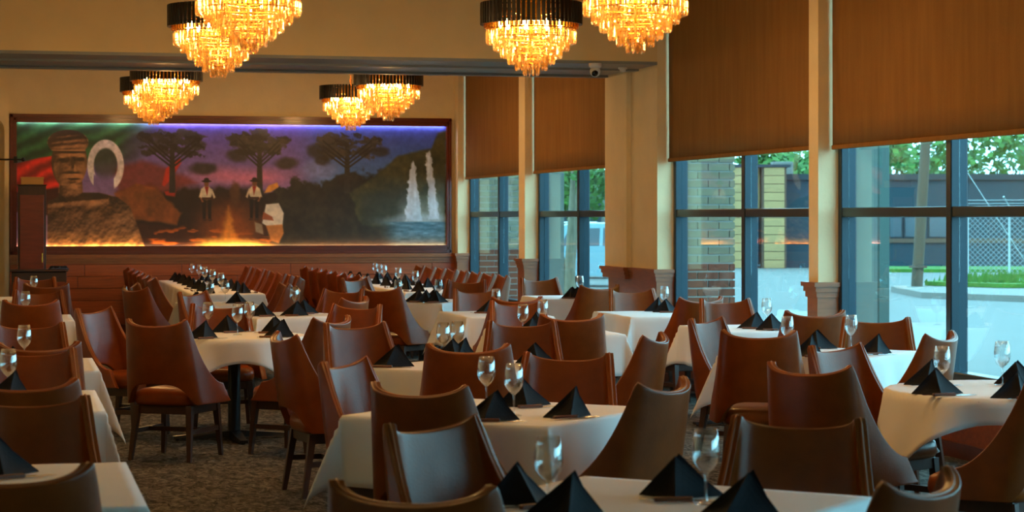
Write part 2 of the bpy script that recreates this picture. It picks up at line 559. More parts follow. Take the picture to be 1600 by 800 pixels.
def paint_mural(W=700, H=200):
    px = np.linspace(26, 697, W)[None, :] * np.ones((H, 1))
    py = np.linspace(191, 384, H)[:, None] * np.ones((1, W))
    n1, n2, n3 = fbm(H, W, 14, 4), fbm(H, W, 50, 14, 3), fbm(H, W, 120, 34, 2)
    wx, wy = px + (n2 - 0.5) * 10, py + (n1 - 0.5) * 10
    img = np.zeros((H, W, 3))
    def put(mask, col, k=1.0):
        m = np.clip(mask, 0, 1)[..., None] * k
        c = np.array(col, float)
        if c.ndim == 1:
            c = c[None, None, :]
        img[:] = img * (1 - m) + c * m
    def ss(a, b, x):
        t = np.clip((x - a) / (b - a), 0, 1)
        return t * t * (3 - 2 * t)
    def ell(cx, cy, rx, ry, soft=0.15, X=None, Y=None):
        X = px if X is None else X
        Y = py if Y is None else Y
        d = np.sqrt(((X - cx) / rx) ** 2 + ((Y - cy) / ry) ** 2)
        return 1 - ss(1 - soft, 1 + soft, d)
    def poly(pts, soft=1.2, X=None, Y=None):
        X = px if X is None else X
        Y = py if Y is None else Y
        inside = np.zeros(X.shape, bool)
        dist = np.full(X.shape, 1e9)
        for (x0, y0), (x1, y1) in zip(pts, pts[1:] + pts[:1]):
            cond = ((y0 > Y) != (y1 > Y)) & (X < (x1 - x0) * (Y - y0) / (y1 - y0 + 1e-9) + x0)
            inside ^= cond
            L2 = (x1 - x0) ** 2 + (y1 - y0) ** 2 + 1e-9
            t = np.clip(((X - x0) * (x1 - x0) + (Y - y0) * (y1 - y0)) / L2, 0, 1)
            dist = np.minimum(dist, np.hypot(X - x0 - t * (x1 - x0), Y - y0 - t * (y1 - y0)))
        sd = np.where(inside, dist, -dist)
        return ss(-soft, soft, sd)
    # dusk sky
    v = (py - 191) / 90
    sky = np.stack([70 + 40 * v + 20 * n1, 62 + 26 * v + 16 * n1, 158 - 14 * v + 26 * n1], -1)
    sky_r = np.stack([58 + 10 * v, 72 + 34 * v, 164 - 6 * v], -1)
    img[:] = sky
    put(ss(440, 520, px), sky_r)
    pinkm = ss(250, 275, wy) * (1 - ss(275, 296, wy)) * ell(370, 270, 70, 40, 0.6)
    put(pinkm, (190, 112, 150), 0.9)
    put(ell(495, 262, 26, 14, 0.5, wx, wy), (120, 130, 190), 0.7)
    # dark wood and ground
    put(ss(283, 300, wy + 14 * (n2 - 0.5) - 8 * ss(380, 420, px) + 12 * ss(520, 560, px)) * ss(160, 215, px), (30, 20, 16))
    put(poly([(415, 300), (440, 282), (470, 276), (490, 284), (540, 270), (600, 264), (640, 256), (640, 384), (415, 384)], 5, px + 26 * (n2 - 0.5), py + 26 * (n2 - 0.5)), np.stack([24 + 30 * n2, 22 + 24 * n2, 16 + 16 * n2], -1))
    # green cloth upper left, red cloth beneath
    fold = 0.5 + 0.5 * np.sin((px * 0.55 + py * 1.1) * 0.22 + 5 * n1)
    gr = np.stack([22 + 26 * fold, 58 + 44 * fold, 34 + 26 * fold], -1)
    put((1 - ss(185, 260, px + 0.6 * (py - 200))) * (1 - ss(245, 262, wy)), gr)
    rd = np.stack([120 + 95 * fold, 22 + 20 * fold, 16 + 16 * fold], -1)
    put(poly([(26, 255), (60, 246), (110, 238), (112, 300), (26, 300)], 1.5), rd)
    put(poly([(26, 300), (110, 290), (110, 340), (26, 330)], 2), (60, 20, 14))
    put(poly([(170, 262), (215, 252), (260, 262), (300, 285), (240, 300), (180, 300)], 6, wx, wy), (112, 36, 26), 0.75)
    put(poly([(246, 288), (252, 262), (274, 244), (276, 252), (262, 276), (250, 290)], 1.5), (186, 40, 26), 0.9)
    put(poly([(250, 298), (268, 296), (266, 306), (252, 304)], 1.5), (160, 34, 22), 0.9)
    put(poly([(196, 206), (240, 200), (205, 250), (170, 262)], 10, wx, wy), (52, 44, 70), 0.55)
    # brown hills and rocks
    hill = np.stack([92 + 60 * n2, 52 + 30 * n2, 22 + 12 * n2], -1)
    put(poly([(175, 300), (205, 285), (235, 292), (262, 315), (276, 330), (270, 348), (240, 344), (200, 340), (178, 322)], 3, wx, wy), hill, 0.9)
    put(poly([(200, 345), (285, 352), (300, 384), (210, 384)], 5, wx, wy), (52, 24, 14), 0.9)
    streak = ss(0.52, 0.70, fbm(H, W, 40, 40, 2))
    put(streak * poly([(222, 362), (300, 352), (420, 372), (420, 384), (232, 384)], 6), (214, 104, 24), 0.8)
    # pale arched band
    ring = np.sqrt(((px - 160) / 27) ** 2 + ((py - 258) / 40) ** 2)
    rb = ss(0.64, 0.70, ring) * (1 - ss(1.0, 1.06, ring)) * np.clip(1 - ss(268, 276, py) * (px > 142) * (px < 172) - ss(288, 298, py), 0, 1)
    put(rb, np.stack([188 + 46 * n3, 184 + 40 * n3, 190 + 40 * n3], -1))
    put(ell(160, 256, 17, 26, 0.1) * (1 - ss(262, 285, py)), (56, 62, 66), 0.8)
    # flat-topped pine silhouettes
    def pine(cx, top, wid, ht, trunk_bot, col):
        put(poly([(cx - 3, top + 10), (cx + 3, top + 10), (cx + 5, trunk_bot), (cx - 5, trunk_bot)], 1), col)
        lx, ly = px + (n3 - 0.5) * 16 + (n2 - 0.5) * 10, py + (n3 - 0.5) * 9
        for i in range(70):
            a = random.uniform(-1, 1)
            b = random.random()
            x = cx + a * wid * (1 - 0.3 * b)
            y = top + b * ht + 8 * a * a
            put(ell(x, y, random.uniform(5, 12), random.uniform(3, 6), 0.3, lx, ly), np.array(col) * random.uniform(0.7, 1.5), 0.85)
        for sgn in (-1, 1):
            for k in range(3):
                put(poly([(cx, top + ht + 22 - 6 * k), (cx + sgn * wid * 0.7, top + ht - 6 - 8 * k), (cx + sgn * wid * 0.7, top + ht - 3 - 8 * k), (cx, top + ht + 26 - 6 * k)], 0.8), np.array(col) * 0.8)
    pine(262, 202, 52, 34, 300, (38, 34, 36))
    pine(398, 203, 46, 32, 300, (46, 40, 34))
    pine(537, 206, 56, 30, 300, (48, 42, 34))
    for x, y, rx, ry in ((310, 262, 22, 10), (362, 240, 16, 10), (440, 252, 18, 9), (486, 232, 14, 11), (498, 246, 12, 8), (590, 234, 16, 8)):
        put(ell(x, y, rx, ry, 0.4, wx, wy), (40, 36, 34), 0.85)
    # cliff and waterfalls
    cl = np.stack([40 + 46 * n2, 42 + 40 * n2, 24 + 22 * n2], -1)
    put(poly([(590, 266), (622, 240), (655, 228), (672, 226), (684, 200), (699, 196), (699, 350), (560, 350), (540, 300)], 3, wx, wy), cl)
    put(poly([(560, 300), (640, 290), (640, 348), (560, 350)], 8, wx, wy), (40, 46, 44), 0.6)
    fall = 0.75 + 0.25 * fbm(H, W, 200, 4, 2)
    fc = np.stack([206 * fall, 214 * fall, 226 * fall], -1)
    put(poly([(641, 250), (645, 247), (648, 262), (652, 300), (659, 345), (631, 345), (634, 300), (637, 268)], 1.6, px + (n3 - 0.5) * 6, py), fc)
    put(poly([(665, 234), (670, 230), (674, 250), (679, 285), (687, 342), (668, 342), (667, 290), (664, 255)], 1.6, px + (n3 - 0.5) * 6, py), fc)
    put(ell(655, 342, 56, 8, 0.7, wx, wy), (150, 166, 180), 0.7)
    put(ell(644, 330, 18, 22, 0.9, wx, wy), (186, 198, 210), 0.5)
    put(ell(678, 328, 14, 22, 0.9, wx, wy), (186, 198, 210), 0.5)
    wv = fbm(H, W, 60, 60, 2)
    put(ss(345, 347, py) * ss(585, 625, px), np.stack([44 + 60 * wv, 78 + 60 * wv, 92 + 66 * wv], -1))
    put(ss(362, 384, wy) * ss(420, 470, px), (74, 52, 34), 0.55)
    # camp fire light and people by it
    put(ell(352, 360, 44, 40, 0.9), (170, 84, 24), 0.75)
    put(poly([(338, 384), (342, 350), (349, 322), (355, 350), (364, 384)], 5, wx, wy), (236, 150, 50), 0.7)
    put(ell(356, 380, 52, 8, 0.6, wx, wy), (250, 186, 84), 0.85)
    def man(cx, top, k, flip=1):
        f = lambda x: cx + flip * k * x
        t = lambda y: top + k * y
        for dx in (-4.0, 4.5):
            put(poly([(f(dx - 3), t(27)), (f(dx + 3.2), t(27)), (f(dx + 2.6), t(60)), (f(dx - 1.8), t(60))], 0.9), (26, 18, 15))
            put(ell(f(dx + 1), t(62), 3.6 * k, 1.8 * k, 0.3), (64, 36, 22))
        put(ell(cx, t(19), 8.6 * k, 11 * k, 0.12), np.stack([176 + 60 * n2, 164 + 54 * n2, 140 + 46 * n2], -1))
        put(poly([(f(-8), t(12)), (f(-4), t(12)), (f(-7), t(28)), (f(-12), t(26))], 1.0), (196, 180, 150))
        put(poly([(f(-11), t(25)), (f(-8), t(27)), (f(-4), t(33)), (f(-7), t(34))], 0.8), (126, 76, 48))
        put(poly([(f(6), t(12)), (f(9), t(13)), (f(14), t(26)), (f(11), t(28))], 1.0), (186, 168, 140))
        put(poly([(f(-3), t(9)), (f(3.5), t(9)), (f(1), t(24))], 0.8), (140, 36, 24))
        put(poly([(f(-7), t(26)), (f(8), t(26)), (f(8), t(30)), (f(-7), t(30))], 0.8), (60, 32, 18))
        put(ell(cx, t(4.5), 3.7 * k, 5 * k, 0.2), (112, 70, 46))
        put(ell(cx, t(0.5), 7.5 * k, 1.9 * k, 0.3), (34, 24, 18))
        put(ell(cx, t(-2), 4 * k, 3 * k, 0.2), (38, 26, 20))
    man(315, 281, 1.0)
    man(390, 280, 1.0, -1)
    put(ell(360, 300, 8, 18, 0.4, wx, wy), (84, 52, 28), 0.8)
    put(poly([(402, 348), (408, 318), (428, 316), (436, 332), (434, 352), (412, 354)], 1.2), (206, 192, 170))
    put(poly([(404, 330), (418, 338), (420, 344), (402, 342)], 1), (150, 80, 50))
    put(poly([(408, 352), (434, 350), (436, 364), (428, 380), (416, 376)], 1.5), (176, 110, 52))
    put(poly([(390, 346), (402, 350), (404, 366), (392, 362)], 1.5), (150, 136, 112), 0.8)
    put(ell(417, 306, 9, 7, 0.25), (34, 24, 20))
    put(poly([(405, 300), (412, 288), (426, 283), (428, 290), (416, 298)], 1), (206, 140, 62))
    # generic bronze bust, shaded from a height field
    def g(cx, cy, rx, ry, hgt):
        return hgt * np.exp(-(((px - cx) / rx) ** 2 + ((py - cy) / ry) ** 2))
    def dome(cx, cy, rx, ry, hgt):
        return hgt * np.sqrt(np.clip(1 - ((px - cx) / rx) ** 2 - ((py - cy) / ry) ** 2, 0, 1))
    head = dome(105, 252, 27, 42, 26)
    cap_ = dome(103, 226, 30, 26, 29) * (py < 234)
    neck = dome(108, 296, 17, 34, 13)
    body = np.maximum.reduce([dome(132, 384, 92, 84, 30), dome(178, 352, 34, 46, 24), dome(92, 352, 32, 50, 20)])
    mask_b = np.maximum.reduce([poly([(72, 314), (88, 306), (124, 300), (150, 300), (178, 307), (197, 322), (208, 350), (220, 386), (72, 386)], 1.5),
                                poly([(90, 276), (124, 276), (126, 308), (88, 312)], 1.5), ell(105, 252, 27, 42, 0.03), ell(103, 222, 31, 20, 0.04)])
    hf = np.maximum.reduce([head, cap_, neck, body])
    hf = hf + g(113, 257, 3.6, 10, 11) + g(107, 239, 20, 2.6, 6) - g(97, 246, 6.5, 4, 10) - g(121, 245, 5.5, 4, 10) + g(111, 271, 12, 2.6, 7) - g(112, 277, 9, 2, 7) + g(111, 287, 9, 4, 7)
    hf = hf - g(88, 268, 6, 10, 3) + g(80, 256, 4, 8, 4)
    hf = hf + (py < 236) * (np.abs(py - 222) < 14) * 0.7 * np.sin(py * 0.75 + 0.05 * px + 4 * n1)
    coll = np.exp(-(((py - (316 - 0.10 * (px - 80))) / 5.5) ** 2)) * (px < 165)
    hf = hf + 6 * coll + g(140, 312, 12, 7, 8)
    hf = hf + ss(322, 345, py) * 1.6 * np.sin((px + 0.3 * (py - 320)) * 0.16 + 9 * n1)
    hf = hf + 1.6 * (n3 - 0.5) + 2.6 * (n2 - 0.5)
    gy_, gx_ = np.gradient(hf)
    gx_, gy_ = gx_ * (W / 671), gy_ * (H / 193)
    nz = 1 / np.sqrt(gx_ ** 2 + gy_ ** 2 + 1)
    key_l = np.clip((-gx_ * 0.35 - gy_ * 0.75 + 0.55) * nz, 0, 1.4)
    rim_l = np.clip((gx_ * 0.75 + gy_ * 0.1 + 0.05) * nz, 0, 1)
    low = ss(350, 386, py)
    sh = 0.10 + 0.80 * key_l + 0.20 * rim_l
    bz = np.stack([30 + 168 * sh + 70 * low * key_l, 20 + 120 * sh + 40 * low * key_l, 12 + 82 * sh], -1)
    put(mask_b, np.clip(bz, 0, 240))
    img = np.clip(img * (0.98 + 0.24 * n3[..., None]), 0, 255)
    return img
MW, MH = 700, 200
pic = paint_mural(MW, MH)
pv = np.zeros((MH * MW, 3))
gx, gz = np.meshgrid(np.linspace(MX0, MX1, MW), np.linspace(MZ1, MZ0, MH))
pv[:, 0], pv[:, 2] = gx.ravel(), gz.ravel()
pv[:, 1] = YB - 0.02
idx = np.arange(MH * MW).reshape(MH, MW)
quads = np.stack([idx[:-1, :-1], idx[1:, :-1], idx[1:, 1:], idx[:-1, 1:]], -1).reshape(-1, 4)
me = bpy.data.meshes.new('mural_picture')
me.vertices.add(len(pv))
me.vertices.foreach_set('co', pv.ravel())
me.loops.add(quads.size)
me.loops.foreach_set('vertex_index', quads.ravel().astype(np.int32))
me.polygons.add(len(quads))
me.polygons.foreach_set('loop_start', np.arange(0, quads.size, 4, dtype=np.int32))
me.update(calc_edges=True)
at = me.color_attributes.new('print', 'FLOAT_COLOR', 'POINT')
c = pic.reshape(-1, 3) / 255.0
cl_ = np.where(c <= 0.04045, c / 12.92, ((c + 0.055) / 1.055) ** 2.4)
at.data.foreach_set('color', np.concatenate([cl_, np.ones((len(cl_), 1))], 1).ravel().astype(np.float32))
mm = bpy.data.materials.new('printed_mural')
mm.use_nodes = True
ca = mm.node_tree.nodes.new('ShaderNodeVertexColor')
ca.layer_name = 'print'
mm.node_tree.links.new(ca.outputs[0], mm.node_tree.nodes['Principled BSDF'].inputs['Base Color'])
mm.node_tree.nodes['Principled BSDF'].inputs['Roughness'].default_value = 0.45
me.materials.append(mm)
mural = empty('framed_mural', (0, 0, 0), 0, 'wide printed mural of bust, pines, campfire and waterfall in red-brown frame', 'mural')
link('picture', me, mural)
fx0, fx1 = on_y(15, 180, YB - 0.08).x, on_y(706, 183, YB - 0.08).x
fz1, fz0 = on_y(300, 180.5, YB - 0.08).z, CAPZ
def rail(name, a, b, horiz):
    m = MB()
    for d0, d1, y in ((0, 1, 0.06), (0.12, 0.45, 0.085), (0.6, 0.88, 0.075)):
        if horiz:
            m.span((a[0], YB - y, a[1] + (b[1] - a[1]) * d0), (b[0], YB, a[1] + (b[1] - a[1]) * d1))
        else:
            m.span((a[0] + (b[0] - a[0]) * d0, YB - y, a[1]), (a[0] + (b[0] - a[0]) * d1, YB, b[1]))
    m.build(name, 'wood_frame', mural)
rail('frame_top', (fx0, fz1), (fx1, MZ1 + 0.016), True)
MB().span((MX0, YB - 0.085, MZ1 - 0.004), (MX1, YB - 0.06, MZ1 + 0.02)).build('frame_lip', 'wood_frame', mural)
MB().span((MX0, YB - 0.085, MZ0 - 0.02), (MX1, YB - 0.06, MZ0 + 0.003)).build('frame_lip', 'wood_frame', mural)
rail('frame_bottom', (fx0, fz0), (fx1, MZ0 - 0.016), True)
rail('frame_side', (fx0, fz0), (MX0 + 0.0, fz1), False)
rail('frame_side', (fx1, fz0), (MX1 - 0.0, fz1), False)
MB().span((MX0 + 0.02, YB - 0.045, MZ1 + 0.003), (MX1 - 0.02, YB - 0.03, MZ1 + 0.015)).build('led_strip', 'led_cool', mural)
MB().span((MX0 + 0.02, YB - 0.045, MZ0 - 0.015), (MX1 - 0.02, YB - 0.03, MZ0 - 0.003)).build('led_strip', 'led_warm', mural)

# ---- window wall
wall_r = empty('wall_right', (0, 0, 0), kind='structure')
tag(wall_r, 'window wall with cream piers, wooden pier bases and low panelled sill wall')
piers = [(29.28, YB), (25.30, 25.62), (YB0, YB1), (15.62, 15.82), (11.35, 11.6), (7.1, 7.35), (2.9, 3.15), (YF, -1.2)]
KNZ = 0.42
GZ = -0.3
def pier(y0, y1, wide=False, brick_out=False):
    MB().span((XR, y0, CAPZ), (XG + 0.06, y1, ZC)).build('pier', 'plaster', wall_r)
    if not brick_out:
        MB().span((XG + 0.06, y0, GZ + 0.12), (XG + 0.27, y1, ZC)).build('pier_outer_face', 'outer_render', wall_r)
    if wide:
        MB().span((XR - 0.05, (y0 + y1) / 2 + 0.05, CAPZ), (XR, y1, ZBM)).build('pier_pilaster', 'plaster', wall_r)
    MB().span((XR - 0.012, y0 - 0.012, 0), (XG + 0.06, y1 + 0.0, CAPZ - 0.12)).build('pier_base', 'wood_cap', wall_r)
    m = MB()
    for z0, z1, d in ((CAPZ - 0.12, CAPZ - 0.075, 0.022), (CAPZ - 0.075, CAPZ - 0.035, 0.034), (CAPZ - 0.035, CAPZ, 0.05)):
        m.span((XR - d, y0 - d, z0), (XG + 0.05, min(y1 + d, YB), z1))
        if wide:
            m.span((XR - d - 0.05, (y0 + y1) / 2 + 0.05 - d, z0), (XR - d, y1 + d, z1))
    m.build('pier_cap', 'wood_cap', wall_r)
for i, (y0, y1) in enumerate(piers):
    pier(y0, y1, i == 2, i in (0, 2))
bays = [(piers[i + 1][1], piers[i][0]) for i in range(len(piers) - 1)]      # (near, far) of each window
for (y0, y1) in bays:
    MB().span((XR - 0.06, y0, 0), (XG + 0.2, y1, KNZ)).build('sill_wall', 'wood_red', wall_r)
    MB().span((XR - 0.09, y0, 0), (XR - 0.05, y1, 0.1)).build('sill_baseboard', 'wood_frame', wall_r)
    MB().span((XR - 0.08, y0, KNZ), (XG + 0.22, y1, KNZ + 0.025)).build('window_board', 'wood_cap', wall_r)
    MB().span((XG - 0.05, y0, 3.85), (XG + 0.25, y1, ZC)).build('window_header', 'plaster', wall_r)

WTOP, TRZ = 3.85, 1.636
for i, (y0, y1) in enumerate(bays):
    w = empty('window_%d' % (i + 1), (0, 0, 0), kind='structure')
    tag(w, 'dark teal aluminium window with four panes of clear glass')
    zb = KNZ + 0.025
    fw = 0.07
    ym = (y0 + y1) / 2
    for ya in (y0 + fw / 2, y1 - fw / 2, ym):
        MB().rbox((XG, ya, (zb + WTOP) / 2), (0.13, fw if ya != ym else 0.085, WTOP - zb), 0.008).build('window_stile', 'alu', w)
    for za, hh in ((zb + 0.04, 0.08), (TRZ, 0.075), (WTOP - 0.04, 0.08)):
        for (p, q) in ((y0 + fw, ym - 0.043), (ym + 0.043, y1 - fw)):
            MB().rbox((XG, (p + q) / 2, za), (0.115, q - p, hh), 0.008).build('window_rail', 'alu', w)
    for (p, q) in ((y0 + fw, ym - 0.043), (ym + 0.043, y1 - fw)):
        for (za, zc) in ((zb + 0.08, TRZ - 0.037), (TRZ + 0.037, WTOP - 0.08)):
            MB().span((XG - 0.004, p, za), (XG + 0.004, q, zc)).build('pane', 'pane', w)

# ---- roller blinds
ordn = ['first', 'second', 'third', 'fourth', 'fifth', 'sixth', 'seventh', 'eighth']
BLZ = 2.13
for i, (y0, y1) in enumerate(bays):
    b = empty('roller_blind', (XBL, (y0 + y1) / 2, BLZ), 0,
              'brown fabric roller blind half lowered over the %s window from the mural' % ordn[i], 'blind', 'roller blinds on the window wall')
    L = y1 - y0 - 0.05
    dz = [0, 0, 0.01, 0.0, 0, 0, 0][i]
    fab = MB()
    fab.grid(24, 10, lambda u, v: (0.006 * math.sin(u * 31 + i) * (1 - v), (u - 0.5) * L, 0.03 + dz + v * (ZC - 0.05 - BLZ)))
    me_ = bake(fab.mesh('blind_fabric', 'blind'), [('SOLIDIFY', dict(thickness=0.003))], 'blind_fabric', 'blind')
    link('fabric', me_, b)
    MB().rbox((0, 0, 0.018 + dz), (0.022, L, 0.036), 0.006).build('bottom_bar', 'blind', b)
    MB().tube([(0.0, -L / 2, ZC - BLZ - 0.06), (0.0, L / 2, ZC - BLZ - 0.06)], 0.035, 10).build('roller_tube', 'white_plastic', b)

# ================================================================== chandeliers
def make_chandelier():
    R = 0.40
    root = empty('crystal_chandelier')
    # outer ring of black bars with gold inner bars
    bars, inner = MB(), MB()
    nb = 64
    for k in range(nb):
        a = 2 * math.pi * k / nb
        m = Matrix.Rotation(a, 4, 'Z')
        bars.box((R - 0.008, 0, -0.085), (0.016, 0.026, 0.17), 0, m)
        a2 = a + math.pi / nb
        m2 = Matrix.Rotation(a2, 4, 'Z')
        inner.box((R - 0.035, 0, -0.105), (0.010, 0.016, 0.19), 0, m2)
    tag(bars.build('bar_ring', 'black_metal', root), kind='stuff')
    tag(inner.build('inner_bar_ring', 'gold', root), kind='stuff')
    hoop = MB()
    for z, r in ((-0.03, R - 0.022), (-0.145, R - 0.022)):
        hoop.lathe([(r - 0.006, z - 0.006), (r + 0.006, z - 0.006), (r + 0.006, z + 0.006), (r - 0.006, z + 0.006), (r - 0.006, z - 0.006)], 40)
    hoop.build('hoop', 'gold', root)
    tiers = [(0.345, -0.215, 0.105), (0.29, -0.275, 0.10), (0.235, -0.33, 0.10), (0.178, -0.385, 0.095), (0.12, -0.435, 0.09), (0.058, -0.485, 0.085)]
    fr = MB()
    for (r, z, h) in tiers:
        fr.lathe([(r - 0.006, z + 0.004), (r + 0.006, z + 0.004), (r + 0.006, z + 0.012), (r - 0.006, z + 0.012), (r - 0.006, z + 0.004)], 36)
        for k in range(4):
            a = math.pi / 4 + k * math.pi / 2
            fr.tube([(0, 0, z + 0.008), (r * math.cos(a), r * math.sin(a), z + 0.008)], 0.004, 5)
    fr.tube([(0, 0, -0.02), (0, 0, -0.47)], 0.012, 8)
    for k in range(8):
        a = 2 * math.pi * k / 8 + 0.2
        fr.tube([(0, 0, -0.11), (R * 0.9 * math.cos(a), R * 0.9 * math.sin(a), -0.11)], 0.006, 6)
    fr.build('frame', 'gold', root)
    for (r, z, h) in tiers:
        t = MB()
        n = max(9, int(2 * math.pi * r / 0.030))
        for k in range(n):
            a = 2 * math.pi * k / n + random.uniform(-0.02, 0.02)
            tw = random.uniform(0, 1.0)
            cx, cy = r * math.cos(a), r * math.sin(a)
            vs_, w = [], 0.0115
            hh = h * random.uniform(0.94, 1.04)
            for zz, ww in ((z, 0.55), (z - 0.014, 1), (z - hh + 0.016, 1), (z - hh, 0.35)):
                for q in range(5):
                    b_ = a + tw + 2 * math.pi * q / 5
                    vs_.append((cx + w * ww * math.cos(b_), cy + w * ww * math.sin(b_), zz))
            fs = [(i * 5 + q, i * 5 + (q + 1) % 5, i * 5 + 5 + (q + 1) % 5, i * 5 + 5 + q) for i in range(3) for q in range(5)]
            fs += [(4, 3, 2, 1, 0), (15, 16, 17, 18, 19)]
            t.add(vs_, fs)
        tag(t.build('crystal_tier', 'crystal', root), kind='stuff')
    for k in range(9):
        a = 2 * math.pi * k / 9 + 0.1
        rr = 0.24
        bm_ = MB()
        bm_.lathe([(0.004, 0.03), (0.012, 0.02), (0.017, 0.0), (0.013, -0.018), (0.002, -0.03)], 10, (rr * math.cos(a), rr * math.sin(a), -0.165))
        bm_.build('bulb', 'bulb', root)
    ch = MB()
    top = ZC - 3.27
    nl = int(top / 0.045)
    for k in range(nl):
        z = 0.0 + k * 0.045
        u = (1, 0) if k % 2 else (0, 1)
        pts = [(0.010 * u[0] * math.cos(2 * math.pi * q / 8), 0.010 * u[1] * math.cos(2 * math.pi * q / 8), z + 0.022 + 0.026 * math.sin(2 * math.pi * q / 8)) for q in range(9)]
        ch.tube(pts, 0.0035, 5, False)
    ch.build('chain', 'gold', root)
    MB().lathe([(0.0, top), (0.07, top), (0.06, top - 0.03), (0.012, top - 0.05), (0.0, top - 0.05)], 20).build('ceiling_rose', 'gold', root)
    return root
# ring centre pixel x, distance from the 0.8 m ring width in pixels
chs = [(830, 160, 'by the security camera'), (341, 158, 'lower-hanging of the near pair over the wall-row tables'),
       (388, 186, 'upper of the near pair over the wall-row tables'), (993, 186, 'close to the third window blind'),
       (607, 109, 'before the mural pines, front one of its pair'), (548, 98, 'before the mural pines, rear one of its pair'),
       (260, 113, 'before the mural bust, front one of its pair'), (240, 104, 'before the mural bust, rear one of its pair')]
ch0 = make_chandelier()
def put_chandelier(o, p, label):
    o.location = (p.x, p.y, 3.27)
    tag(o, label, 'chandelier', 'crystal chandeliers')
    ld = bpy.data.lights.new('chandelier_glow', 'POINT')
    ld.energy = LAMP_W
    ld.color = (1.0, 0.62, 0.24)
    ld.shadow_soft_size = 0.10
    lo = bpy.data.objects.new('chandelier_glow', ld)
    COL.objects.link(lo)
    lo.parent = o
    lo.location = (0, 0, -0.19)
first = True
spots = [(on_t(x, 100, 3300 * 0.8 / wpx), 'black-banded crystal chandelier ' + d) for x, wpx, d in chs]
spots += [(Vector((x, y, 0)), 'added unseen black-banded chandelier lighting the %s middle-row table from the mural' % n_) for x, y, n_ in ((1.2, 9.4, 'fifth'), (4.2, 9.2, 'window side of the fifth'))]  # two extra chandeliers out of view, added to brighten the near tables
tree_src = None
for p, l in spots:
    if tree_src is None:
        tree_src = o = ch0
    else:
        kids = [c_ for c_ in tree_src.children if c_.type != 'LIGHT']
        o = tree_src.copy()
        COL.objects.link(o)
        for k in kids:
            copy_tree(k, o)
    put_chandelier(o, p, l)

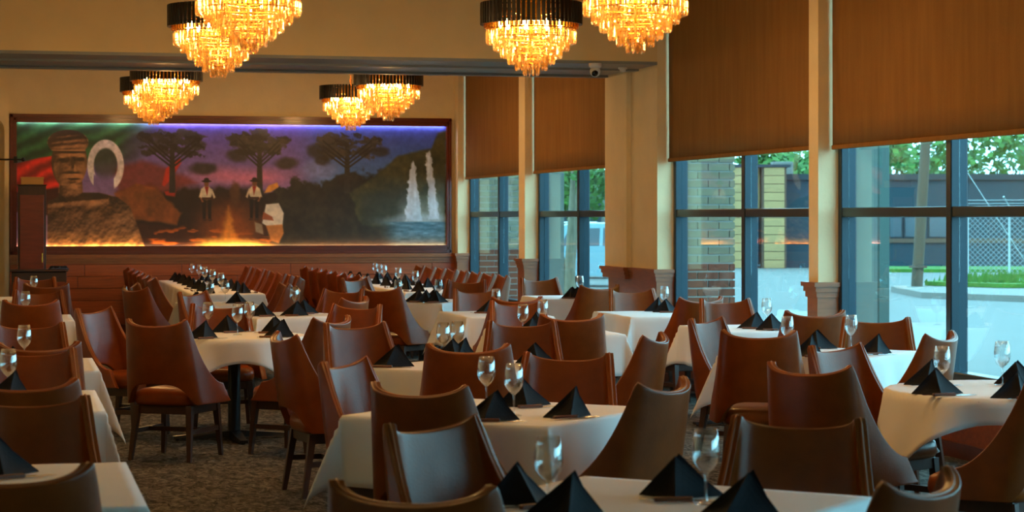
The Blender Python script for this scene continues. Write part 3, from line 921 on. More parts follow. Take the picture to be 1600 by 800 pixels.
# ================================================================== dining chair
def make_chair():
    root = empty('dining_chair')
    N, V = 52, 16
    def ztop(u):
        a = abs(u)
        f1 = 0.885 + 0.052 * (a / 0.6) ** 2.2
        w = (a - 0.6) / 0.4
        f2 = 0.50 + 0.46 * (1 - w) ** 2.3
        k = 0.05
        q = max(k - abs(f1 - f2), 0) / k
        return min(f1, f2) - q * q * k / 4
    def zbot(u):
        a = abs(u)
        return 0.37 + 0.14 * max(0, 1 - (a / 0.46) ** 4)
    def plan0(u):
        a, s_ = abs(u), (1 if u >= 0 else -1)
        if a <= 0.6:
            f = a / 0.6
            return Vector((s_ * 0.258 * math.sin(f * 1.35) / math.sin(1.35), -0.27 + 0.11 * f ** 2.0))
        w = (a - 0.6) / 0.4
        return Vector((s_ * (0.258 + 0.052 * math.sin(w * math.pi / 2)), -0.16 + 0.30 * w))
    def plan1(u):
        a, s_ = abs(u), (1 if u >= 0 else -1)
        f = min(a / 0.6, 1)
        w = max(0, (a - 0.6) / 0.4)
        return Vector((s_ * (0.208 * math.sin(f * 1.35) / math.sin(1.35) + 0.03 * w), -0.355 + 0.075 * f ** 1.9 + 0.15 * w))
    def P(u, v):
        u = (u - 0.5) * 2
        u = math.copysign(abs(u) ** 0.95, u)
        z = zbot(u) + (ztop(u) - zbot(u)) * v
        s_ = (z - 0.37) / 0.55
        p = plan0(u).lerp(plan1(u), s_ ** 0.85 if s_ > 0 else 0)
        return (p.x, p.y - 0.0, z)
    g = MB().grid(N, V, P)
    shell = bake(g.mesh('shell', 'leather'), [('SOLIDIFY', dict(thickness=0.042, offset=0.0, use_even_offset=True)), ('BEVEL', dict(width=0.017, segments=2, limit_method='ANGLE', angle_limit=0.8)), ('SUBSURF', dict(levels=1, render_levels=1))], 'chair_back_shell', 'leather')
    link('backrest', shell, root)
    # seam piping round the upper edge
    pp = [P(i / 60, 1.0) for i in range(61)]
    MB().tube([(x, y, z - 0.001) for x, y, z in pp], 0.0052, 5).build('piping', 'piping', root)
    # seat cushion
    def seat(u, v):
        a = 2 * math.pi * u
        sx, sy = math.cos(a), math.sin(a)
        e = 0.42
        bx = math.copysign(abs(sx) ** e, sx) * 0.235
        by = math.copysign(abs(sy) ** e, sy) * 0.235
        return bx, by
    prof = [(0.0, 0.472), (0.5, 0.472), (0.85, 0.464), (0.97, 0.447), (1.0, 0.42), (1.0, 0.39), (0.96, 0.365), (0.0, 0.362)]
    m = MB()
    n = 36
    vs_ = []
    for (k, z) in prof:
        for i in range(n):
            x, y = seat(i / n, 0)
            vs_.append((x * k, y * k + 0.0, z))
    fs = [(j * n + i, j * n + (i + 1) % n, (j + 1) * n + (i + 1) % n, (j + 1) * n + i) for j in range(len(prof) - 1) for i in range(n)]
    m.add(vs_, fs, True)
    m.build('seat', 'leather', root)
    sfm = MB()
    for sx in (-1, 1):
        sfm.rbox((sx * 0.19, 0.0, 0.335), (0.026, 0.40, 0.06), 0.005)
    for y in (-0.19, 0.19):
        sfm.rbox((0, y, 0.335), (0.36, 0.026, 0.06), 0.005)
    sfm.build('seat_frame', 'wood_leg', root)
    for sx in (-1, 1):
        for sy in (-1, 1):
            top, bot = (sx * 0.19, sy * 0.19, 0.36), (sx * 0.215, sy * (0.215 if sy > 0 else 0.245), 0.0)
            leg = MB()
            vs_ = []
            for (p, w) in ((bot, 0.013), (top, 0.021)):
                for dx, dy in ((-1, -1), (1, -1), (1, 1), (-1, 1)):
                    vs_.append((p[0] + dx * w, p[1] + dy * w, p[2]))
            leg.add(vs_, [(3, 2, 1, 0), (4, 5, 6, 7), (0, 1, 5, 4), (1, 2, 6, 5), (2, 3, 7, 6), (3, 0, 4, 7)])
            leg.build('leg', 'wood_leg', root)
    for sx in (-1, 1):
        MB().box((sx * 0.203, -0.005, 0.19), (0.018, 0.42, 0.032)).build('stretcher', 'wood_leg', root)
    MB().box((0, -0.02, 0.19), (0.40, 0.018, 0.030)).build('stretcher', 'wood_leg', root)
    return root
chair0 = make_chair()
chair_used = [False]
def place_chair(x, y, heading, label, group=None):
    """x, y = seat centre; heading degrees clockwise from the mural direction"""
    if not chair_used[0]:
        o = chair0
        chair_used[0] = True
    else:
        o = copy_tree(chair0)
    o.location = (x, y, 0)
    o.rotation_euler = (0, 0, -math.radians(heading))
    tag(o, label, 'chair', group)
    return o

# ================================================================== tables
TZ = 0.74
def table_root(name, cx, cy, rot, label, w=0.0, d=0.0, r=0.0, n_ped=1):
    t = empty('dining_table', (cx, cy, 0), math.radians(rot), label, 'table', 'dining tables')
    if r:
        MB().lathe([(0, TZ - 0.034), (r - 0.008, TZ - 0.034), (r, TZ - 0.026), (r, TZ - 0.01), (r - 0.006, TZ - 0.004), (0, TZ - 0.004)], 40).build('table_top', 'wood_dark', t)
    else:
        MB().rbox((0, 0, TZ - 0.019), (w, d, 0.03), 0.006).build('table_top', 'wood_dark', t)
    ped = [0.0] if n_ped == 1 else [d * (k / (n_ped - 1) - 0.5) * 0.8 for k in range(n_ped)]
    base_rot = -math.radians(rot) + 0.05
    arm_l = 0.44 if (r or min(w, d) > 0.7) else 0.26
    for py in ped:
        MB().tube([(0, py, 0.03), (0, py, TZ - 0.045)], 0.045, 16).build('column', 'iron', t)
        MB().rbox((0, py, TZ - 0.045), (0.3, 0.3, 0.016), 0.004).build('top_plate', 'iron', t)
        for k in range(4):
            a = base_rot + k * math.pi / 2
            arm = MB()
            vs_ = [(0, -0.045, 0.015), (arm_l, -0.032, 0.01), (arm_l, 0.032, 0.01), (0, 0.045, 0.015),
                   (0, -0.04, 0.065), (arm_l, -0.026, 0.03), (arm_l, 0.026, 0.03), (0, 0.04, 0.065)]
            arm.add(vs_, [(0, 3, 2, 1), (4, 5, 6, 7), (0, 1, 5, 4), (1, 2, 6, 5), (2, 3, 7, 6), (3, 0, 4, 7)], False,
                    Matrix.Translation((0, py, 0)) @ Matrix.Rotation(a, 4, 'Z'))
            arm.tube([(arm_l * 0.93 * math.cos(a), py + arm_l * 0.93 * math.sin(a), 0.0), (arm_l * 0.93 * math.cos(a), py + arm_l * 0.93 * math.sin(a), 0.014)], 0.016, 8)
            arm.build('base_arm', 'iron', t)
    return t

def cloth_square(cx, cy, rot, w, d, drop, label, seed, group='white tablecloths'):
    rr = random.Random(seed)
    ph = [rr.uniform(0, 6.28) for _ in range(8)]
    hx, hy = w / 2 + 0.004, d / 2 + 0.004
    nx = 2 * int((hx + drop) / 0.035)
    ny = 2 * int((hy + drop) / 0.035)
    nx, ny = min(nx, 64), min(ny, 150)
    def samples(h, n):
        k = max(6, int(n * h / (h + drop)))
        inner = [-h + 2 * h * i / k for i in range(k + 1)]
        outer = [0.006, 0.014] + [0.014 + (drop - 0.014) * j / 9 for j in range(1, 10)]
        return [-h - e for e in reversed(outer)] + inner + [h + e for e in outer]
    SX, SY = samples(hx, nx), samples(hy, ny)
    nx, ny = len(SX) - 1, len(SY) - 1
    def fn(u, v):
        a, b = SX[round(u * nx)], SY[round(v * ny)]
        dx, dy = max(abs(a) - hx, 0), max(abs(b) - hy, 0)
        sx, sy = math.copysign(1, a), math.copysign(1, b)
        ax, by = max(-hx, min(hx, a)), max(-hy, min(hy, b))
        z = TZ + 0.002
        if dx == 0 and dy == 0:
            return (a, b, z + 0.0008 * math.sin(a * 23 + ph[0]) * math.sin(b * 19 + ph[1]))
        rnd = 0.012
        if dx and not dy:
            e = dx
            k = min(1, e / rnd)
            out = 0.006 * k + 0.06 * e + 0.020 * (e / drop) * math.sin(b * 9.5 + ph[2] + sx) + 0.010 * (e / drop) * math.sin(b * 21 + ph[3])
            return (sx * (hx + out), b, z - 0.004 * k - e * 0.985)
        if dy and not dx:
            e = dy
            k = min(1, e / rnd)
            out = 0.006 * k + 0.06 * e + 0.020 * (e / drop) * math.sin(a * 9.5 + ph[4] + sy) + 0.010 * (e / drop) * math.sin(a * 21 + ph[5])
            return (a, sy * (hy + out), z - 0.004 * k - e * 0.985)
        e = math.hypot(dx, dy)
        th = math.atan2(dy, dx)
        q = math.sin(2 * th)
        out = 0.006 + 0.06 * e + e * 0.30 * q ** 1.5
        ex, ey = math.cos(th), math.sin(th)
        L = math.hypot(ex, ey)
        # cling to the two side faces and billow along the diagonal
        fxx = ex * (0.06 * e + 0.006) + 0.7071 * e * 0.34 * q ** 1.6
        fyy = ey * (0.06 * e + 0.006) + 0.7071 * e * 0.34 * q ** 1.6
        wob = (e / drop)
        fxx += 0.02 * wob * math.sin(hy * sy * 9.5 + ph[2] + sx) * ex ** 3 + 0.010 * wob * math.sin(hy * sy * 21 + ph[3]) * ex ** 3
        fyy += 0.02 * wob * math.sin(hx * sx * 9.5 + ph[4] + sy) * ey ** 3 + 0.010 * wob * math.sin(hx * sx * 21 + ph[5]) * ey ** 3
        dz = e * math.sqrt(max(0.2, 1 - (0.34 * q ** 1.6) ** 2)) * 0.985
        return (sx * (hx + fxx), sy * (hy + fyy), z - 0.004 - dz)
    o = MB().grid(nx, ny, fn).build('tablecloth', 'cloth', None, (cx, cy, 0))
    o.rotation_euler = (0, 0, math.radians(rot))
    md = o.modifiers.new('thickness', 'SOLIDIFY')
    md.thickness = 0.0025
    md.offset = 1
    return tag(o, label, 'tablecloth', group)

def cloth_round(cx, cy, rot, R, H, label, seed, group='white tablecloths'):
    rr = random.Random(seed)
    ph = [rr.uniform(0, 6.28) for _ in range(4)]
    n = 56
    def fn(u, v):
        a, b = (u - 0.5) * 2 * H, (v - 0.5) * 2 * H
        rho, th = math.hypot(a, b), math.atan2(b, a)
        z = TZ + 0.002
        if rho <= R:
            return (a, b, z)
        e = rho - R
        q = -math.cos(4 * th)
        k = min(1, e / 0.015)
        fold = e * (0.16 + 0.20 * q + 0.10 * math.sin(9 * th + ph[0]) + 0.06 * math.sin(14 * th + ph[1]))
        rad = R + 0.005 * k + fold
        return (rad * math.cos(th), rad * math.sin(th), z - 0.004 * k - e * 0.955)
    o = MB().grid(n, n, fn).build('tablecloth', 'cloth', None, (cx, cy, 0))
    o.rotation_euler = (0, 0, math.radians(rot))
    md = o.modifiers.new('thickness', 'SOLIDIFY')
    md.thickness = 0.0025
    md.offset = 1
    return tag(o, label, 'tablecloth', group)

# ---- table list: key, centre, rotation, size, description
TABLES = {}
def table(key, cx, cy, rot, desc, w=0.0, d=0.0, r=0.0, drop=0.30, H=0.0, n_ped=1):
    shape = 'round' if r else ('long' if n_ped > 1 else ('square' if abs(w - d) < 0.06 else 'oblong'))
    if n_ped > 1:
        table_root(key, cx, cy, rot, 'dark pedestal banquet table under a white cloth, %s' % desc, w, d, r, n_ped)
        cloth_square(cx, cy, rot, w, d, drop, 'white linen cloth covering the %s' % desc, len(TABLES))
    else:
        table_root(key, cx, cy, rot, '%s dark pedestal table under cloth, %s' % (shape, desc), w, d, r)
        if r:
            cloth_round(cx, cy, rot, r, H, 'white linen cloth with drooping corners on the %s' % desc, len(TABLES))
        else:
            cloth_square(cx, cy, rot, w, d, drop, 'white linen cloth draped over the %s' % desc, len(TABLES))
    TABLES[key] = (cx, cy, math.radians(rot), w, d, r, desc)
dm = lambda n, row: '%s %s-row table from the mural' % (n, row)
table('L5', 0.22, 22.75, 0, dm('first', 'wall'), 0.76, 1.05)
table('L4', 0.16, 18.42, 0, dm('second', 'wall'), 0.76, 1.05)
table('L3', 0.12, 12.52, 0, dm('third', 'wall'), 0.76, 1.10)
table('L2', 0.04, 10.05, 0, dm('fourth', 'wall'), 0.76, 1.16)
table('L1', 0.02, 6.90, 0, dm('fifth', 'wall'), 0.76, 1.16)
table('V', 2.02, 20.95, 0, dm('first', 'middle'), 0.72, 0.95)
table('H', 2.32, 18.45, 22, dm('second', 'middle'), 0.95, 0.95)
table('A', 1.60, 15.30, 0, dm('third', 'middle'), r=0.53, H=0.70)
table('B', 2.65, 11.85, 45, dm('fourth', 'middle'), 1.0, 1.0)
table('D', 2.12, 9.05, 47, dm('fifth', 'middle'), 1.0, 1.0)
table('G', 1.86, 6.02, 45, dm('sixth', 'middle'), 1.0, 1.0)
table('J', 4.14, 21.2, 50, dm('first', 'inner'), 0.95, 0.95)
table('K', 4.20, 18.18, 0, dm('second', 'inner'), 0.76, 1.15)
table('L', 3.98, 15.30, 0, dm('third', 'inner'), 0.80, 1.05)
table('R', 5.74, 21.75, 0, dm('first', 'window'), 0.56, 1.10, drop=0.24)
table('F', 5.56, 17.85, 0, dm('second', 'window'), 0.76, 1.15)
table('N', 5.56, 15.42, 0, dm('third', 'window'), 0.76, 1.0)
table('P', 5.00, 12.52, 45, dm('fourth', 'window'), 0.95, 0.95)
table('Q', 4.85, 9.62, -32, dm('fifth', 'window'), r=0.62, H=0.74)
table('X', 2.40, 26.2, 0, 'long table before the mural campfire', 0.78, 5.4, n_ped=4, drop=0.27)
table('Y', 4.78, 26.2, 0, 'long table before the mural waterfall', 0.78, 5.4, n_ped=4, drop=0.27)

# ---- chairs: table, pixel of the back's top centre (z 0.9 m), heading
CHAIRS = [
    ('L5', 72, 447, 0), ('L5', 55, 437, 180), ('L4', 50, 473, 4), ('L4', 60, 458, 178), ('L3', 45, 511, 180), ('L3', 55, 541, -6),
    ('L2', 35, 605, 8), ('L2', 50, 553, 184), ('L1', 45, 631, 180), ('L1', 14, 748, 2),
    ('V', 240, 452, 62), ('V', 228, 447, 92), ('V', 420, 447, -95), ('V', 458, 453, -70),
    ('H', 330, 461, 130), ('H', 540, 456, -140), ('H', 560, 470, -52),
    ('A', 240, 507, 32), ('A', 525, 502, -48), ('A', 140, 487, 128), ('A', 562, 481, -140), ('A', 343, 480, 182),
    ('B', 733, 545, 16), ('B', 437, 529, 82), ('B', 550, 511, 162), ('B', 962, 529, -58), ('B', 815, 508, -168),
    ('D', 655, 612, 40), ('D', 1048, 606, -46), ('D', 527, 571, 128), ('D', 890, 560, -155),
    ('G', 662, 669, 145), ('G', 1245, 668, -152), ('G', 636, 778, 30), ('G', 1456, 762, -42),
    ('J', 592, 453, 44), ('J', 730, 441, -150), ('J', 550, 438, 140),
    ('K', 742, 456, 175), ('K', 800, 468, 0), ('L', 805, 475, 176), ('L', 895, 498, 6),
    ('R', 873, 440, 172), ('R', 940, 450, -14), ('F', 985, 456, 178), ('F', 1070, 468, -16), ('N', 1130, 472, 178), ('N', 1276, 492, 6),
    ('P', 1370, 503, -158), ('P', 1096, 503, 138), ('P', 1185, 525, 24),
    ('Q', 1325, 548, 150), ('P', 1478, 528, -44), ('Q', 1258, 580, 52), ('Q', 1658, 590, -38),
]
used_labels = {}
for key, px_, py_, hd in CHAIRS:
    cx, cy, rot, w, d, r, desc = TABLES[key]
    p = on_z(px_, py_, 0.90)
    h = math.radians(hd)
    x, y = p.x + 0.33 * math.sin(h), p.y + 0.33 * math.cos(h)
    def hits(x_, y_):
        for lx, ly in ((-0.25, 0.05), (0.25, 0.05), (0.0, 0.04), (-0.2, -0.05), (0.2, -0.05)):
            gx_ = x_ + lx * math.cos(h) + ly * math.sin(h) - cx
            gy_ = y_ - lx * math.sin(h) + ly * math.cos(h) - cy
            a_, b_ = gx_ * math.cos(rot) + gy_ * math.sin(rot), -gx_ * math.sin(rot) + gy_ * math.cos(rot)
            if (r and math.hypot(a_, b_) < r + 0.02) or (not r and abs(a_) < w / 2 + 0.03 and abs(b_) < d / 2 + 0.03):
                return True
        return False
    n_ = 0
    while hits(x, y) and n_ < 30:       # slide the chair back until its arms clear the hanging cloth
        x, y = x - 0.02 * math.sin(h), y - 0.02 * math.cos(h)
        n_ += 1
    if n_ > 4:
        print('NUDGE', key, px_, py_, n_ * 0.02)
    ox, oy = p.x - cx, p.y - cy
    ang = math.degrees(math.atan2(oy, ox)) % 360
    side = ['window side', 'mural and window side', 'mural side', 'mural and wall side', 'wall side', 'wall side away from mural',
            'side away from mural', 'window side away from mural'][int(((ang + 22.5) % 360) // 45)]
    lab = 'brown leather chair, %s, at %s' % (side, desc)
    if lab in used_labels:
        lab = 'further brown leather chair, %s, at %s' % (side, desc)
    used_labels[lab] = 1
    place_chair(x, y, hd, lab, 'brown leather dining chairs')
for key, sgn, n, xb, nm in (('X', -1, 6, 1.56, 'wall'), ('X', 1, 8, 3.24, 'window'), ('Y', -1, 7, 3.94, 'wall'), ('Y', 1, 8, 5.62, 'window')):
    desc = TABLES[key][6]
    for k in range(n):
        y = 23.75 + (28.75 - 23.75) * (k / (n - 1))
        hd = 90 if sgn < 0 else -90
        place_chair(xb - sgn * 0.33, y, hd + random.uniform(-4, 4), 'brown leather chair, %s from the mural, %s side of %s' % (ordn[n - 1 - k], nm, desc),
                    'chairs on the %s side of the %s' % (nm, desc))

# ================================================================== table settings
def make_glass():
    root = empty('wine_glass')
    MB().lathe([(0.0, 0.0), (0.034, 0.0), (0.0345, 0.002), (0.02, 0.005), (0.006, 0.009)], 24).build('foot', 'wineglass', root)
    MB().lathe([(0.006, 0.009), (0.004, 0.02), (0.0036, 0.06), (0.0045, 0.085), (0.008, 0.092)], 12).build('stem', 'wineglass', root)
    prof = [(0.0, 0.090), (0.008, 0.092), (0.022, 0.104), (0.035, 0.122), (0.041, 0.142), (0.0415, 0.16), (0.0385, 0.19), (0.0335, 0.224),
            (0.0322, 0.224), (0.0371, 0.19), (0.040, 0.16), (0.0395, 0.143), (0.0335, 0.124), (0.02, 0.106), (0.0, 0.096)]
    MB().lathe(prof, 28).build('bowl', 'wineglass', root)
    return root
def napkin_mesh(seed):
    rr = random.Random(seed)
    ax, h = rr.uniform(-0.03, 0.03), rr.uniform(0.108, 0.126)
    m = MB()
    W, D = 0.128 * rr.uniform(0.9, 1.08), 0.078
    def sheet(pa, pb, apex, dip, thick):
        # curved triangular flap between a ground edge and the apex
        pa, pb, apex = Vector(pa), Vector(pb), Vector(apex)
        nrm = (pb - pa).cross(apex - pa).normalized()
        n = 8
        vs_, fs, ix = [], [], {}
        for side in (0, 1):
            for i in range(n + 1):
                for j in range(n + 1 - i):
                    a, b = i / n, j / n
                    p = apex * a + pa * (1 - a - b) + pb * b
                    q = 27 * a * b * (1 - a - b)
                    ix[(side, i, j)] = len(vs_)
                    vs_.append(p + nrm * (dip * q - side * thick))
        for side in (0, 1):
            for i in range(n):
                for j in range(n - i):
                    t = (ix[(side, i, j)], ix[(side, i, j + 1)], ix[(side, i + 1, j)])
                    fs.append(t if side == 0 else t[::-1])
                    if j < n - i - 1:
                        t = (ix[(side, i, j + 1)], ix[(side, i + 1, j + 1)], ix[(side, i + 1, j)])
                        fs.append(t if side == 0 else t[::-1])
        m.add(vs_, fs, False)
    apex = (ax, 0.005, h)
    front = (rr.uniform(-0.045, 0.045), -D, 0.002)
    sheet((-W, 0.03, 0.002), front, apex, -0.016, 0.004)
    sheet(front, (W, 0.03, 0.002), apex, -0.007, 0.004)
    sheet((W, 0.03, 0.002), (0, D, 0.002), apex, -0.012, 0.004)
    sheet((0, D, 0.002), (-W, 0.03, 0.002), apex, -0.012, 0.004)
    # inner fold showing as a second layer
    sheet((-W * 0.8, 0.045, 0.004), (W * 0.85, 0.05, 0.004), (ax + 0.012, 0.014, h + 0.006), 0.0, 0.004)
    return m.mesh('napkin', 'napkin')
NAPS = [napkin_mesh(i) for i in range(4)]
def make_fork():
    m = MB()
    m.rbox((0, -0.045, 0.004), (0.012, 0.11, 0.003), 0.001)
    m.rbox((0, 0.03, 0.005), (0.007, 0.05, 0.003), 0.001)
    m.rbox((0, 0.06, 0.005), (0.024, 0.022, 0.003), 0.001)
    for k in range(4):
        m.box(((k - 1.5) * 0.007, 0.088, 0.006), (0.0035, 0.045, 0.0025))
    return m.mesh('fork', 'steel')
fork_me = make_fork()
kn_b = MB().add([(-0.008, 0.0, 0.003), (0.008, 0.0, 0.003), (0.009, 0.07, 0.003), (0.0, 0.115, 0.003), (-0.007, 0.10, 0.003),
                 (-0.008, 0.0, 0.006), (0.008, 0.0, 0.0045), (0.009, 0.07, 0.004), (0.0, 0.115, 0.004), (-0.007, 0.10, 0.006)],
                [(4, 3, 2, 1, 0), (5, 6, 7, 8, 9), (0, 1, 6, 5), (1, 2, 7, 6), (2, 3, 8, 7), (3, 4, 9, 8), (4, 0, 5, 9)]).mesh('knife_blade', 'steel')
kn_h = MB().rbox((0, -0.058, 0.009), (0.02, 0.118, 0.014), 0.004).mesh('knife_handle', 'knife_handle')
glass0 = make_glass()
glass_used = [False]
ZT = TZ + 0.0055
def clamp_on(key, p, mg):
    cx, cy, rot, w, d, r, desc = TABLES[key]
    dx, dy = p.x - cx, p.y - cy
    c_, s_ = math.cos(-rot), math.sin(-rot)
    a, b = dx * c_ - dy * s_, dx * s_ + dy * c_
    if r:
        L = math.hypot(a, b)
        if L > r - mg:
            a, b = a * (r - mg) / L, b * (r - mg) / L
    else:
        a = max(-w / 2 + mg, min(w / 2 - mg, a))
        b = max(-d / 2 + mg, min(d / 2 - mg, b))
    c_, s_ = math.cos(rot), math.sin(rot)
    return cx + a * c_ - b * s_, cy + a * s_ + b * c_
def put_glass(key, px_, py_=None, world=None):
    p = on_z(px_, py_, ZT + 0.224) if world is None else Vector(world)
    x, y = clamp_on(key, p, 0.05)
    if not glass_used[0]:
        g = glass0
        glass_used[0] = True
    else:
        g = copy_tree(glass0)
    g.location = (x, y, ZT)
    tag(g, 'clear stemmed wine glass standing on the %s' % TABLES[key][6], 'wine glass', 'wine glasses on the %s' % TABLES[key][6])
nap_n = [0]
def put_napkin(key, px_, py_=None, rz=None, world=None, cutlery=True):
    p = on_z(px_, py_, ZT) if world is None else Vector(world)
    x, y = clamp_on(key, p, 0.11)
    desc = TABLES[key][6]
    k = nap_n[0]
    nap_n[0] += 1
    o = link('folded_napkin', NAPS[k % 4], None, (x, y, ZT))
    a = random.uniform(-0.5, 0.5) if rz is None else rz
    o.rotation_euler = (0, 0, a)
    tag(o, 'black napkin folded into a pyramid on the %s' % desc, 'napkin', 'black napkins on the %s' % desc)
    if cutlery:
        for (nm, dx, dy) in (('fork', -0.02, -0.10), ('knife', 0.03, -0.125)):
            ca_, sa_ = math.cos(a), math.sin(a)
            ux, uy = clamp_on(key, Vector((x + dx * ca_ - dy * sa_, y + dx * sa_ + dy * ca_, 0)), 0.05)
            if nm == 'fork':
                f_ = link('fork', fork_me, None, (ux, uy, ZT))
                tag(f_, 'steel fork lying beside a napkin on the %s' % desc, 'fork', 'forks on the %s' % desc)
                f_.rotation_euler = (0, 0, a + 1.62)
            else:
                e_ = empty('steak_knife', (ux, uy, ZT), a - 1.5, 'wooden-handled steak knife beside a napkin on the %s' % desc, 'knife', 'knives on the %s' % desc)
                link('blade', kn_b, e_)
                link('handle', kn_h, e_)
NAPKINS = [('A', 313, 529), ('A', 354, 516), ('A', 438, 527), ('A', 462, 518),
           ('B', 575, 571), ('B', 612, 558), ('B', 640, 555), ('B', 838, 568),
           ('D', 746, 660), ('D', 822, 634), ('D', 899, 652),
           ('G', 815, 786), ('G', 885, 806), ('G', 1066, 776), ('G', 1155, 806),
           ('H', 412, 494), ('H', 460, 493), ('H', 478, 490), ('V', 290, 476), ('V', 372, 474),
           ('J', 610, 475), ('J', 634, 475), ('J', 676, 470), ('J', 702, 474), ('K', 762, 489), ('L', 823, 509), ('L', 755, 540), ('L', 845, 520),
           ('R', 900, 467), ('R', 918, 470), ('F', 1010, 484), ('F', 1042, 488), ('N', 1177, 513), ('N', 1215, 517),
           ('P', 1256, 557), ('P', 1310, 540), ('P', 1368, 553), ('Q', 1408, 620), ('Q', 1448, 601), ('Q', 1592, 601), ('Q', 1590, 630),
           ('L1', 5, 742), ('L2', 15, 622), ('L3', 20, 575)]
for k, x, y in NAPKINS:
    put_napkin(k, x, y)
GLASSES = [('A', 315, 471), ('A', 371, 475), ('A', 397, 470), ('B', 668, 503), ('B', 684, 500), ('D', 760, 557), ('D', 803, 568),
           ('G', 857, 682), ('G', 1103, 670), ('H', 438, 447), ('V', 328, 439), ('V', 352, 438), ('J', 622, 437), ('J', 685, 436),
           ('K', 775, 451), ('L', 768, 502), ('L', 848, 468), ('R', 913, 431), ('F', 1036, 447), ('N', 1198, 466), ('P', 1230, 494), ('P', 1330, 492),
           ('Q', 1472, 541), ('Q', 1566, 533), ('L2', 13, 545), ('L3', 38, 508), ('L4', 40, 455), ('L5', 53, 431)]
for k, x, y in GLASSES:
    put_glass(k, x, y)
for key, xc in (('X', 2.40), ('Y', 4.78)):
    for sgn in (-1, 1):
        for k in range(8):
            y = 23.78 + k * 0.70
            put_napkin(key, 0, 0, (math.pi / 2 if sgn > 0 else -math.pi / 2) + random.uniform(-0.3, 0.3), (xc + sgn * 0.2, y, ZT), cutlery=(k < 3))
for x, y in ((297, 411), (311, 413), (320, 417), (332, 421), (345, 426)):
    put_glass('X', x, y)
for x, y in ((568, 408), (593, 412), (600, 414), (622, 418), (649, 423)):
    put_glass('Y', x, y)

# ================================================================== furniture beside the mural
yc = 28.3
cb0, cb1 = on_y(28, 290, yc), on_y(72, 290, yc)
cab = empty('tall_cabinet', ((cb0.x + cb1.x) / 2, yc + 0.2, 0), 0, 'tall narrow dark wooden cabinet standing before the mural bust', 'cabinet')
cw, chh = cb1.x - cb0.x, cb0.z
MB().rbox((0, 0, chh / 2), (cw, 0.4, chh), 0.006).build('body', 'wood_dark', cab)
dr = MB().rbox((0, -0.208, chh * 0.55), (cw - 0.05, 0.018, chh * 0.78), 0.004).build('door', 'wood_frame', cab)
MB().tube([(cw / 2 - 0.05, -0.235, chh * 0.5), (cw / 2 - 0.05, -0.235, chh * 0.5 + 0.12)], 0.006, 6).build('handle', 'gold', dr)
MB().rbox((0, 0, chh + 0.008), (cw + 0.02, 0.42, 0.016), 0.004).build('top_board', 'wood_dark', cab)
bx0, bx1 = on_y(33, 285, yc), on_y(68, 285, yc)
box = empty('cardboard_box', ((bx0.x + bx1.x) / 2, yc + 0.18, chh + 0.016), 0, 'shallow tan cardboard box lying on the tall dark cabinet', 'box')
MB().rbox((0, 0, 0.042), (bx1.x - bx0.x, 0.3, 0.084), 0.004).build('carton', 'kraft', box)
MB().rbox((0, 0, 0.088), (bx1.x - bx0.x + 0.012, 0.312, 0.018), 0.003).build('lid', 'kraft', box)
ys = 27.6
s0, s1 = on_y(18, 422, ys), on_y(104, 422, ys)
sb = empty('sideboard', ((s0.x + s1.x) / 2, ys + 0.22, 0), 0, 'low dark wooden sideboard in front of the tall cabinet', 'sideboard')
sw, sh = s1.x - s0.x, s0.z
MB().rbox((0, 0, sh / 2 - 0.015), (sw, 0.42, sh - 0.03), 0.006).build('body', 'wood_dark', sb)
MB().rbox((0, -0.005, sh - 0.012), (sw + 0.04, 0.47, 0.024), 0.006).build('top_board', 'wood_dark', sb)
for sx in (-1, 1):
    d_ = MB().rbox((sx * sw / 4, -0.218, sh * 0.46), (sw / 2 - 0.03, 0.018, sh * 0.74), 0.004).build('door', 'wood_frame', sb)
    MB().tube([(sx * 0.04, -0.245, sh * 0.5), (sx * 0.04, -0.245, sh * 0.5 + 0.1)], 0.006, 6).build('handle', 'gold', d_)
tx = on_y(92, 417, ys)
tray = empty('serving_tray', (tx.x, ys + 0.2, sh), 0, 'small black serving tray with bunched cloths on the sideboard', 'tray')
MB().rbox((0, 0, 0.008), (0.26, 0.3, 0.016), 0.004).build('base', 'black_gloss', tray)
ct = MB()
for k in range(5):
    ct.lathe([(0.0, 0.05), (0.02, 0.046), (0.034, 0.03), (0.036, 0.016), (0.0, 0.014)], 10, (-0.08 + 0.04 * k, 0.03 * math.sin(k * 2.1), 0.0))
ct.build('cloth_bundle', 'napkin', tray)
# bracket rod on the return wall
r0, r1 = on_y(-12, 249, YN - 0.05), on_y(36, 247, YN - 0.05)
rod = empty('wall_rod', (r0.x, YN - 0.05, r0.z), 0, 'thin black metal rod with a ball end reaching from the arch to the mural', 'rod')
MB().tube([(0, 0, 0), (r1.x - r0.x, 0, 0)], 0.012, 8).build('bar', 'iron', rod)
MB().lathe([(0.0, -0.03), (0.022, -0.02), (0.03, 0), (0.022, 0.02), (0.0, 0.03)], 12, (r1.x - r0.x, 0, 0)).build('ball_end', 'iron', rod)
MB().rbox((0.3, 0.03, 0), (0.05, 0.05, 0.09), 0.004).build('bracket', 'iron', rod)

